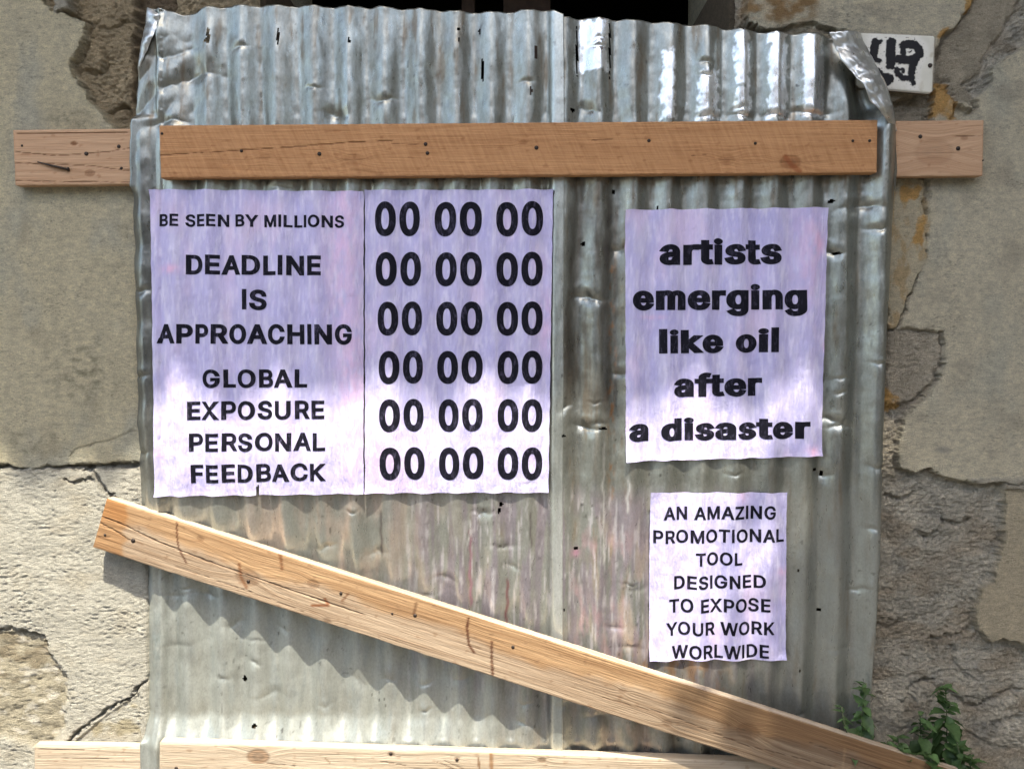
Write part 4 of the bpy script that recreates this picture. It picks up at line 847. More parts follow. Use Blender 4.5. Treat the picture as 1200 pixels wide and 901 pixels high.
# ================================================================== POSTERS
G={'0':(453,[[(227,-7),(191,-3),(158,7),(130,24),(105,48),(85,77),(69,113),(61,138),(55,164),(51,192),(49,222),(48,254),(49,286),(51,316),(55,344),(61,370),(69,395),(85,431),(106,461),(130,484),(159,502),(191,512),(227,516),(262,512),(295,502),(323,484),(348,461),(368,431),(384,395),(392,370),(398,344),(402,316),(404,286),(405,254),(404,222),(402,192),(398,164),(392,138),(384,113),(368,77),(348,48),(323,24),(295,7),(263,-3)],[(227,50),(250,52),(271,60),(290,74),(306,92),(320,116),(330,144),(338,176),(342,213),(344,254),(342,295),(338,332),(330,365),(320,393),(306,416),(290,435),(271,449),(250,457),(227,460),(203,457),(182,449),(163,435),(147,416),(134,393),(123,365),(115,332),(111,295),(109,254),(111,213),(115,176),(123,144),(134,116),(147,92),(163,74),(182,60),(203,52)]]),'1':(453,[[(76,0),(76,55),(391,55),(391,0)],[(276,509),(276,0),(212,0),(212,448),(209,448),(86,358),(86,427),(198,509)]]),'5':(453,[[(221,-7),(192,-5),(165,1),(140,11),(118,25),(99,41),(83,60),(71,82),(63,105),(60,130),(122,130),(125,115),(130,102),(138,89),(148,78),(160,68),(173,60),(188,54),(204,51),(221,50),(241,51),(259,56),(276,64),(291,75),(304,89),(314,104),(322,122),(326,141),(328,162),(326,183),(321,203),(314,221),(303,237),(290,251),(275,262),(257,270),(238,275),(218,277),(201,276),(184,273),(167,268),(152,262),(139,255),(128,246),(67,253),(96,509),(366,509),(366,452),(151,452),(134,301),(136,301),(148,311),(162,318),(178,325),(194,330),(212,333),(229,334),(252,332),(274,328),(294,321),(313,311),(330,299),(345,285),(358,269),(370,251),(379,231),(386,210),(390,187),(391,163),(388,132),(381,102),(369,76),(352,52),(332,32),(309,15),(282,3),(253,-4)]]),'9':(453,[[(226,516),(256,513),(285,506),(310,494),(333,478),(352,458),(368,434),(380,408),(387,378),(389,347),(387,322),(382,296),(373,270),(359,240),(340,207),(315,168),(200,0),(130,0),(301,248),(307,248),(302,238),(295,229),(287,221),(278,214),(268,207),(257,202),(245,198),(232,195),(218,195),(188,197),(161,203),(137,214),(116,229),(98,247),(83,269),(72,294),(66,321),(64,352),(66,382),(73,411),(85,436),(101,459),(120,479),(143,494),(168,506),(196,513)],[(226,460),(207,459),(190,454),(174,446),(160,435),(148,423),(138,407),(131,390),(127,372),(125,352),(127,331),(131,313),(138,295),(148,280),(160,268),(174,257),(190,250),(207,245),(226,243),(245,245),(263,249),(279,257),(293,267),(305,280),(314,295),(322,312),(326,330),(327,350),(326,371),(322,390),(314,407),(305,422),(293,435),(279,446),(263,454),(245,459)]]),'A':(480,[[(16,0),(201,509),(276,509),(463,0),(395,0),(287,302),(264,372),(232,478),(245,478),(213,371),(191,302),(85,0)],[(110,142),(110,199),(370,199),(370,142)]]),'B':(457,[[(60,0),(60,509),(241,509),(274,507),(304,501),(329,491),(350,477),(367,461),(381,442),(390,421),(396,398),(398,374),(397,353),(393,336),(387,320),(378,307),(368,295),(356,286),(343,278),(329,272),(315,267),(315,262),(331,260),(347,254),(363,245),(378,234),(391,220),(402,203),(411,184),(416,161),(418,136),(416,111),(410,88),(400,67),(386,48),(368,31),(344,18),(317,8),(284,2),(247,0)],[(125,57),(245,57),(281,60),(309,67),(330,80),(344,96),(353,115),(355,137),(354,153),(350,169),(342,184),(333,197),(320,209),(306,218),(289,225),(269,229),(248,231),(125,231)],[(125,285),(238,285),(256,287),(273,290),(288,296),(302,304),(314,314),(323,326),(330,340),(335,355),(336,372),(333,393),(326,412),(313,429),(294,442),(270,449),(240,452),(125,452)]]),'C':(510,[[(267,-7),(242,-6),(217,-2),(194,5),(171,13),(150,25),(131,39),(113,55),(97,73),(82,93),(70,115),(59,140),(51,166),(45,193),(41,223),(40,254),(41,285),(45,315),(51,343),(59,369),(70,393),(82,415),(97,436),(113,454),(131,470),(150,484),(171,495),(194,504),(217,510),(242,514),(267,516),(293,514),(317,511),(340,504),(362,496),(383,485),(402,471),(419,456),(435,438),(448,418),(459,397),(467,373),(473,348),(408,348),(404,365),(397,380),(389,395),(380,407),(369,418),(357,428),(344,437),(330,444),(315,449),(300,453),(284,455),(267,456),(237,453),(209,445),(184,432),(161,414),(141,391),(125,364),(113,332),(106,295),(103,254),(106,213),(113,177),(125,145),(141,117),(161,94),(184,76),(210,63),(237,56),(267,53),(284,54),(300,56),(315,60),(330,65),(344,72),(357,81),(369,90),(380,102),(389,114),(397,128),(404,144),(408,160),(473,160),(467,135),(459,112),(448,91),(435,71),(420,53),(402,38),(383,24),(363,13),(341,5),(317,-2),(293,-6)]]),'D':(503,[[(219,0),(96,0),(96,57),(215,57),(254,60),(288,68),(318,81),(343,99),(363,122),(379,149),(390,181),(397,216),(399,255),(397,294),(390,329),(379,361),(364,388),(344,410),(320,428),(291,441),(258,449),(221,452),(93,452),(93,509),(225,509),(254,507),(281,504),(307,498),(331,489),(353,478),(385,455),(412,426),(433,391),(444,367),(451,342),(457,315),(460,286),(462,255),(460,224),(457,195),(451,168),(443,142),(433,119),(421,97),(406,77),(390,60),(371,44),(351,31),(328,20),(303,11),(277,5),(249,1)],[(125,509),(125,0),(60,0),(60,509)]]),'E':(419,[[(60,0),(60,509),(372,509),(372,452),(125,452),(125,286),(355,286),(355,229),(125,229),(125,57),(375,57),(375,0)]]),'F':(410,[[(60,0),(60,509),(369,509),(369,452),(125,452),(125,278),(346,278),(346,221),(125,221),(125,0)]]),'G':(521,[[(269,-7),(242,-6),(217,-2),(193,5),(171,14),(149,25),(130,39),(112,55),(96,73),(82,93),(69,116),(59,140),(51,166),(45,194),(41,223),(40,254),(41,285),(45,315),(51,343),(59,369),(69,393),(82,415),(96,436),(112,454),(129,470),(149,484),(170,495),(192,504),(215,510),(239,514),(265,516),(291,514),(316,510),(340,504),(363,494),(384,483),(403,469),(421,453),(436,436),(449,416),(460,395),(468,373),(474,349),(408,349),(402,365),(395,379),(387,393),(378,406),(368,417),(356,427),(344,436),(330,443),(315,448),(300,453),(283,455),(265,456),(236,453),(209,445),(183,432),(160,414),(141,392),(125,364),(113,332),(106,295),(103,254),(106,213),(113,177),(125,145),(141,117),(161,95),(184,76),(210,63),(238,56),(269,53),(296,55),(322,61),(345,71),(365,85),(382,102),(396,123),(407,147),(413,173),(415,202),(434,199),(283,199),(283,256),(478,256),(478,200),(475,160),(466,124),(451,91),(431,62),(406,38),(377,19),(344,5),(308,-4)]]),'H':(517,[[(60,0),(60,509),(125,509),(125,289),(392,289),(392,509),(457,509),(457,0),(392,0),(392,232),(125,232),(125,0)]]),'I':(301,[[(31,0),(31,57),(118,57),(118,452),(31,452),(31,509),(269,509),(269,452),(183,452),(183,57),(269,57),(269,0)]]),'K':(467,[[(104,145),(104,216),(139,261),(174,303),(212,344),(364,509),(448,509),(231,276),(228,276)],[(60,0),(60,509),(125,509),(125,334),(124,225),(125,193),(125,0)],[(372,0),(188,259),(228,309),(449,0)]]),'L':(393,[[(60,0),(60,509),(125,509),(125,57),(361,57),(361,0)]]),'M':(629,[[(60,0),(60,509),(152,509),(277,187),(287,159),(299,123),(311,84),(322,49),(307,49),(318,83),(330,121),(342,158),(352,187),(476,509),(568,509),(568,0),(504,0),(504,291),(504,327),(505,369),(506,413),(507,457),(513,457),(498,409),(482,363),(467,322),(456,291),(342,0),(286,0),(170,291),(159,321),(145,361),(129,408),(112,457),(119,457),(120,416),(121,372),(122,328),(122,291),(122,0)]]),'N':(524,[[(60,0),(60,509),(136,509),(343,183),(363,151),(388,107),(414,55),(405,54),(401,108),(399,157),(399,195),(399,509),(463,509),(463,0),(387,0),(202,290),(177,331),(148,381),(108,452),(119,454),(122,384),(124,328),(125,291),(125,0)]]),'O':(534,[[(267,-7),(241,-6),(217,-2),(194,5),(171,13),(150,25),(131,39),(113,55),(97,73),(82,93),(70,115),(59,140),(51,166),(45,193),(41,223),(40,254),(41,285),(45,315),(51,343),(59,369),(70,393),(82,415),(97,436),(113,454),(131,470),(150,484),(171,495),(194,504),(217,510),(241,514),(267,516),(293,514),(317,510),(340,504),(363,495),(384,484),(403,470),(421,454),(437,436),(451,415),(464,393),(474,369),(482,343),(488,315),(492,285),(493,254),(492,223),(488,193),(482,166),(474,140),(464,115),(451,93),(437,73),(421,55),(403,39),(384,25),(363,13),(340,5),(317,-2),(293,-6)],[(267,53),(296,55),(324,63),(349,76),(372,94),(392,116),(408,144),(420,176),(428,213),(430,254),(428,295),(420,332),(408,365),(392,392),(372,415),(349,433),(324,446),(296,453),(267,456),(237,453),(210,445),(184,433),(161,415),(142,392),(125,364),(113,332),(106,295),(103,254),(106,213),(113,176),(125,144),(142,117),(161,94),(184,76),(210,63),(237,55)]]),'P':(445,[[(60,0),(60,509),(235,509),(272,506),(305,499),(332,487),(356,471),(375,452),(390,430),(400,404),(407,377),(409,348),(407,318),(400,291),(390,265),(375,243),(356,223),(332,207),(305,195),(272,188),(235,186),(109,186),(109,242),(233,242),(257,244),(279,248),(297,256),(312,266),(324,279),(333,294),(339,310),(343,328),(344,348),(343,367),(339,385),(333,402),(324,416),(312,428),(297,439),(279,446),(257,451),(232,452),(125,452),(125,0)]]),'R':(449,[[(60,0),(60,509),(236,509),(273,506),(305,500),(333,489),(356,473),(376,455),(390,433),(401,408),(407,381),(409,352),(407,323),(401,296),(390,271),(376,250),(356,232),(333,217),(305,206),(273,200),(236,198),(96,198),(96,255),(234,255),(258,256),(280,260),(298,267),(313,276),(325,287),(334,300),(340,316),(344,333),(345,352),(344,371),(340,389),(334,405),(325,419),(313,430),(298,440),(279,446),(258,451),(233,452),(125,452),(125,0)],[(353,0),(230,229),(303,229),(428,0)]]),'S':(447,[[(224,-9),(188,-7),(156,-1),(128,9),(102,23),(81,40),(64,60),(51,83),(42,109),(38,137),(104,137),(108,118),(114,102),(123,88),(136,76),(150,66),(166,59),(185,53),(204,50),(224,49),(246,50),(267,54),(286,60),(303,69),(317,79),(329,92),(338,106),(344,122),(346,139),(344,154),(340,168),(332,179),(322,189),(310,197),(296,205),(280,211),(263,217),(245,222),(184,239),(145,253),(112,269),(86,289),(67,313),(56,341),(52,372),(54,400),(62,425),(75,448),(92,468),(113,484),(138,498),(165,508),(195,514),(227,516),(259,514),(289,508),(316,498),(340,484),(360,468),(377,449),(390,427),(398,403),(401,378),(337,378),(332,402),(320,421),(302,437),(280,449),(254,456),(225,459),(204,457),(185,454),(167,448),(152,440),(139,430),(129,418),(121,405),(117,391),(115,376),(117,359),(122,345),(131,334),(142,324),(155,315),(169,308),(184,302),(198,297),(212,293),(264,279),(312,264),(328,256),(344,248),(359,238),(372,226),(384,213),(395,198),(402,180),(407,161),(408,139),(406,112),(399,87),(386,64),(370,43),(349,25),(323,11),(294,0),(261,-7)]]),'T':(449,[[(32,452),(32,509),(417,509),(417,452),(257,452),(257,0),(193,0),(193,452)]]),'U':(518,[[(259,-8),(220,-6),(186,2),(154,15),(126,33),(103,55),(85,80),(71,108),(63,140),(60,173),(60,509),(124,509),(124,178),(126,155),(132,133),(141,113),(153,95),(169,80),(187,68),(208,59),(232,53),(259,52),(285,53),(309,59),(331,68),(349,80),(364,95),(377,113),(385,133),(391,155),(393,178),(393,509),(457,509),(457,173),(454,140),(446,108),(433,80),(414,55),(391,33),(363,15),(332,2),(297,-6)]]),'V':(480,[[(204,0),(16,509),(84,509),(192,206),(215,137),(248,31),(235,31),(267,138),(290,206),(395,509),(463,509),(278,0)]]),'W':(687,[[(155,0),(16,509),(82,509),(163,196),(175,145),(187,94),(197,40),(189,40),(200,94),(211,145),(224,196),(306,509),(380,509),(462,196),(474,145),(486,94),(497,40),(488,40),(499,94),(510,145),(523,196),(603,509),(670,509),(530,0),(455,0),(368,323),(351,391),(336,475),(350,475),(335,395),(318,323),(230,0)]]),'X':(475,[[(18,0),(217,284),(217,236),(29,509),(104,509),(178,400),(204,361),(223,329),(243,292),(232,292),(252,329),(272,361),(298,400),(374,509),(446,509),(259,239),(259,287),(456,0),(382,0),(292,129),(268,165),(250,195),(230,231),(244,231),(225,196),(206,166),(182,129),(91,0)]]),'Y':(472,[[(203,0),(203,208),(16,509),(91,509),(192,344),(222,292),(231,274),(240,254),(250,230),(224,230),(233,254),(242,275),(251,293),(280,344),(381,509),(455,509),(268,208),(268,0)]]),'Z':(439,[[(42,0),(42,46),(273,385),(306,431),(341,476),(348,454),(285,452),(223,452),(40,452),(40,509),(397,509),(397,462),(169,129),(134,81),(97,33),(90,54),(152,57),(214,57),(399,57),(399,0)]]),'a':(390,[[(160,-9),(137,-7),(115,-3),(94,5),(76,15),(60,29),(48,45),(38,63),(32,84),(30,108),(32,128),(36,146),(43,161),(53,174),(64,184),(78,193),(92,200),(108,206),(125,211),(178,220),(234,227),(247,229),(257,231),(265,235),(271,240),(274,246),(276,255),(276,257),(275,272),(272,285),(267,297),(260,307),(251,315),(240,322),(227,327),(212,330),(196,331),(178,330),(163,327),(149,322),(137,316),(127,309),(118,301),(110,292),(104,283),(100,274),(41,291),(51,313),(64,331),(79,346),(95,358),(114,368),(133,375),(153,380),(173,383),(194,384),(208,384),(223,382),(239,379),(255,375),(271,369),(286,360),(300,350),(312,336),(322,320),(330,301),(335,278),(337,251),(337,0),(277,0),(277,52),(272,52),(267,43),(260,34),(252,25),(242,16),(229,8),(215,1),(199,-4),(181,-7)],[(170,45),(192,47),(211,51),(228,59),(242,68),(254,80),(263,93),(270,108),(274,122),(276,138),(276,190),(272,187),(267,184),(259,182),(231,176),(200,171),(175,168),(161,166),(147,163),(134,159),(122,153),(112,147),(103,139),(97,130),(93,118),(92,105),(93,93),(96,82),(102,72),(109,64),(119,57),(130,52),(142,48),(156,46)]]),'d':(425,[[(195,-8),(165,-6),(137,3),(111,16),(89,34),(70,57),(55,84),(43,116),(36,151),(34,189),(36,227),(43,261),(55,293),(70,320),(89,342),(112,361),(137,374),(165,382),(196,384),(218,383),(237,379),(253,373),(267,364),(278,355),(287,346),(306,319),(311,319),(311,509),(372,509),(372,0),(313,0),(313,59),(307,59),(287,31),(277,21),(266,12),(252,4),(236,-3),(217,-7)],[(205,47),(226,49),(246,55),(263,65),(278,78),(290,95),(299,115),(306,138),(310,162),(312,189),(310,216),(306,241),(300,263),(290,282),(278,299),(263,312),(246,322),(227,328),(205,330),(182,328),(162,322),(145,311),(130,298),(118,281),(108,261),(102,239),(98,215),(96,189),(98,163),(102,139),(109,117),(118,97),(130,80),(145,66),(162,55),(182,49)]]),'e':(404,[[(212,-8),(177,-5),(145,3),(117,16),(92,35),(72,58),(56,85),(44,116),(37,150),(34,187),(36,224),(44,258),(55,290),(71,317),(91,340),(115,359),(142,373),(172,382),(205,384),(226,383),(246,380),(266,374),(285,366),(303,355),(319,341),(334,324),(347,305),(357,282),(365,256),(370,227),(371,194),(371,169),(75,169),(75,221),(338,221),(310,202),(308,226),(304,248),(298,269),(288,286),(277,301),(263,314),(246,323),(227,328),(205,330),(183,328),(164,323),(146,313),(131,301),(119,286),(109,270),(102,251),(97,231),(96,211),(96,178),(98,151),(102,127),(110,106),(121,88),(135,73),(151,61),(169,53),(190,48),(212,46),(227,47),(241,49),(254,53),(265,58),(276,65),(285,73),(294,82),(300,93),(306,105),(365,91),(358,72),(348,55),(335,39),(320,26),(302,14),(283,4),(261,-3),(237,-7)]]),'f':(254,[[(228,379),(228,327),(6,327),(6,379)],[(81,0),(81,432),(82,452),(87,470),(96,486),(107,499),(120,510),(135,519),(152,525),(169,529),(187,530),(201,530),(212,529),(222,527),(243,521),(227,468),(215,472),(195,474),(178,472),(164,468),(154,460),(147,449),(143,435),(142,419),(142,0)]]),'g':(425,[[(207,-151),(180,-149),(156,-146),(134,-140),(114,-132),(97,-122),(82,-110),(70,-97),(59,-84),(51,-69),(101,-41),(122,-66),(131,-74),(142,-82),(154,-88),(169,-93),(187,-96),(207,-97),(236,-95),(261,-87),(282,-75),(298,-58),(308,-34),(311,-6),(311,68),(306,68),(287,41),(277,32),(266,23),(252,16),(236,10),(217,6),(195,5),(165,7),(138,14),(113,27),(90,43),(71,65),(55,90),(43,120),(36,154),(34,191),(36,229),(43,263),(55,293),(71,320),(90,342),(112,361),(138,374),(166,382),(196,384),(218,383),(237,379),(253,373),(267,365),(279,356),(288,346),(308,319),(313,319),(313,379),(372,379),(372,-9),(370,-40),(363,-67),(350,-90),(334,-109),(314,-124),(291,-136),(265,-144),(237,-149)],[(205,59),(227,61),(246,66),(264,75),(278,87),(290,103),(300,121),(307,142),(311,166),(312,193),(311,219),(307,242),(300,264),(291,283),(279,299),(264,312),(247,322),(227,328),(205,330),(182,328),(163,322),(145,312),(130,298),(118,282),(109,262),(102,241),(98,218),(96,193),(98,167),(102,144),(109,123),(118,104),(131,88),(145,76),(163,66),(183,61)]]),'i':(167,[[(53,0),(53,379),(114,379),(114,0)],[(84,443),(73,444),(63,448),(54,455),(47,463),(43,472),(41,483),(43,494),(47,504),(54,512),(63,518),(73,522),(84,524),(95,522),(105,518),(114,512),(121,504),(125,494),(126,483),(125,472),(121,463),(114,455),(105,448),(95,444)]]),'k':(381,[[(110,137),(110,212),(121,212),(284,379),(360,379),(184,199),(177,199)],[(53,0),(53,509),(114,509),(114,0)],[(294,0),(148,186),(191,229),(372,0)]]),'l':(190,[[(139,-2),(112,0),(91,8),(74,20),(62,37),(55,59),(53,84),(53,509),(114,509),(114,99),(114,83),(117,71),(120,62),(126,57),(135,53),(146,52),(160,53),(170,54),(181,3),(162,-1)]]),'m':(610,[[(53,0),(53,379),(112,379),(112,295),(108,295),(114,314),(122,331),(132,346),(144,358),(158,368),(172,376),(187,382),(203,385),(219,386),(245,383),(268,375),(287,361),(303,342),(314,320),(321,295),(312,295),(318,312),(326,329),(337,343),(350,356),(364,366),(381,375),(398,381),(417,385),(437,386),(458,385),(478,380),(497,372),(514,361),(529,346),(541,328),(550,307),(555,283),(557,255),(557,0),(496,0),(496,254),(493,279),(485,298),(473,313),(456,323),(438,329),(419,330),(402,329),(387,326),(374,320),(363,312),(353,302),(345,290),(340,277),(336,263),(335,247),(335,0),(274,0),(274,260),(272,280),(265,297),(253,311),(238,322),(220,328),(199,330),(185,329),(171,326),(158,320),(145,312),(135,302),(126,289),(119,274),(115,257),(114,238),(114,0)]]),'n':(410,[[(114,227),(114,0),(53,0),(53,379),(112,379),(112,287),(102,287),(116,319),(132,344),(152,362),(175,374),(200,382),(227,384),(252,383),(275,377),(295,369),(313,356),(328,340),(341,321),(350,298),(355,271),(357,240),(357,0),(296,0),(296,235),(293,263),(286,286),(273,304),(256,318),(235,326),(210,329),(192,328),(176,324),(161,317),(147,308),(136,297),(126,283),(119,266),(115,248)]]),'o':(416,[[(207,-8),(174,-5),(144,3),(117,16),(93,35),(72,58),(56,85),(44,116),(37,150),(34,187),(37,225),(44,260),(56,291),(72,318),(93,341),(117,360),(144,374),(174,382),(207,384),(241,382),(271,374),(299,360),(323,341),(343,318),(359,291),(371,260),(379,225),(381,187),(379,150),(371,116),(359,85),(343,58),(323,35),(299,16),(271,3),(241,-5)],[(207,46),(231,49),(252,55),(270,66),(285,80),(298,97),(307,117),(314,139),(318,163),(319,187),(318,212),(314,236),(307,258),(298,278),(285,296),(270,310),(252,321),(231,328),(207,330),(184,328),(163,321),(145,310),(130,296),(118,278),(108,258),(102,236),(98,212),(96,187),(98,163),(102,139),(108,117),(118,97),(130,80),(145,66),(163,55),(184,49)]]),'r':(260,[[(53,0),(53,379),(112,379),(112,321),(115,321),(124,339),(137,354),(152,367),(171,377),(191,383),(213,385),(229,384),(243,384),(243,322),(230,324),(207,326),(190,324),(174,321),(159,315),(146,306),(135,296),(126,284),(119,269),(115,254),(114,237),(114,0)]]),'s':(365,[[(182,-8),(157,-7),(133,-3),(112,3),(93,12),(76,24),(62,38),(50,54),(41,73),(36,94),(94,107),(101,87),(111,72),(124,60),(141,52),(160,47),(181,45),(206,47),(227,53),(244,62),(258,74),(265,88),(268,103),(266,115),(262,126),(254,136),(243,144),(229,150),(212,155),(149,170),(118,180),(92,192),(72,208),(58,227),(50,249),(47,274),(49,295),(55,314),(65,332),(79,347),(95,360),(115,370),(137,378),(161,383),(187,384),(212,383),(234,379),(254,372),(271,363),(286,352),(299,339),(309,324),(318,308),(324,290),(268,277),(262,291),(254,304),(243,316),(228,325),(210,331),(187,333),(166,331),(147,326),(131,317),(119,305),(111,292),(109,277),(110,264),(115,253),(124,243),(136,235),(152,229),(172,223),(229,209),(261,200),(287,187),(306,171),(320,153),(328,131),(331,107),(329,85),(323,65),(312,47),(298,31),(281,18),(260,6),(236,-2),(210,-7)]]),'t':(228,[[(204,379),(204,327),(6,327),(6,379)],[(65,471),(126,471),(126,98),(127,83),(130,70),(136,61),(144,55),(156,51),(170,50),(185,51),(202,54),(213,2),(192,-3),(168,-4),(138,-1),(113,7),(92,21),(77,41),(68,64),(65,93)]])}
KERN = {}
from mathutils import Vector
from mathutils.geometry import delaunay_2d_cdt
def area(p): return .5 * np.sum(p[:, 0] * np.roll(p[:, 1], -1) - np.roll(p[:, 0], -1) * p[:, 1])
GS = 1.0 if area(np.array(G['L'][1][0], float)) > 0 else -1.0
for ch_, x_, w_, hh_, ad_ in (('I', 55, 60, 518, 170), ('l', 52, 58, 540, 162)):      # plain upright stems
    q_ = [(x_, 0), (x_ + w_, 0), (x_ + w_, hh_), (x_, hh_)]
    G[ch_] = (ad_, [q_ if GS > 0 else q_[::-1]])
GC = {}
def glyph(ch, bold):
    """triangles of one letter; bold moves its outlines outwards; overlapping outlines are merged by winding"""
    if (ch, bold) in GC: return GC[ch, bold]
    vs = []; es = []; loops = []
    for c in G[ch][1]:
        p = np.array(c, float)
        e1 = p - np.roll(p, 1, 0); e2 = np.roll(p, -1, 0) - p
        e1 /= np.linalg.norm(e1, axis=1)[:, None] + 1e-9; e2 /= np.linalg.norm(e2, axis=1)[:, None] + 1e-9
        n1 = np.stack([e1[:, 1], -e1[:, 0]], 1); n2 = np.stack([e2[:, 1], -e2[:, 0]], 1)
        mm = n1 + n2; mm /= np.linalg.norm(mm, axis=1)[:, None] + 1e-9
        q = p + mm * (bold * GS / np.clip((mm * n1).sum(1), .55, 1))[:, None] * np.array([1.40, .80] if bold > 36 else [1.12, .88])
        b0 = len(vs); vs += [Vector(x) for x in q]; es += [(b0 + i, b0 + (i + 1) % len(q)) for i in range(len(q))]
        loops.append(q)
    r = delaunay_2d_cdt(vs, es, [], 0, 1e-4)
    V2 = np.array([tuple(x) for x in r[0]]); T = np.array([t for t in r[2] if len(t) == 3])
    cen = V2[T].mean(1); wn = np.zeros(len(T))
    for q in loops:
        a = q; b = np.roll(q, -1, 0)
        for (ax_, ay_), (bx_, by_) in zip(a, b):
            cr = (bx_ - ax_) * (cen[:, 1] - ay_) - (cen[:, 0] - ax_) * (by_ - ay_)
            wn += ((ay_ <= cen[:, 1]) & (by_ > cen[:, 1]) & (cr > 0)) * 1.0 - ((ay_ > cen[:, 1]) & (by_ <= cen[:, 1]) & (cr < 0)) * 1.0
    GC[ch, bold] = (V2, T[wn * GS > .5])
    return GC[ch, bold]

def glyph_line(text, bold, track):
    vs = []; ts = []; pen = 0.0; k = 0
    for ch in text:
        if ch == ' ': pen += 200 + track; continue
        v, t = glyph(ch, bold)
        vs.append(v + [pen, 0]); ts.append(t + k); k += len(v)
        pen += G[ch][0] + track + bold * 1.3
    return np.concatenate(vs), np.concatenate(ts)

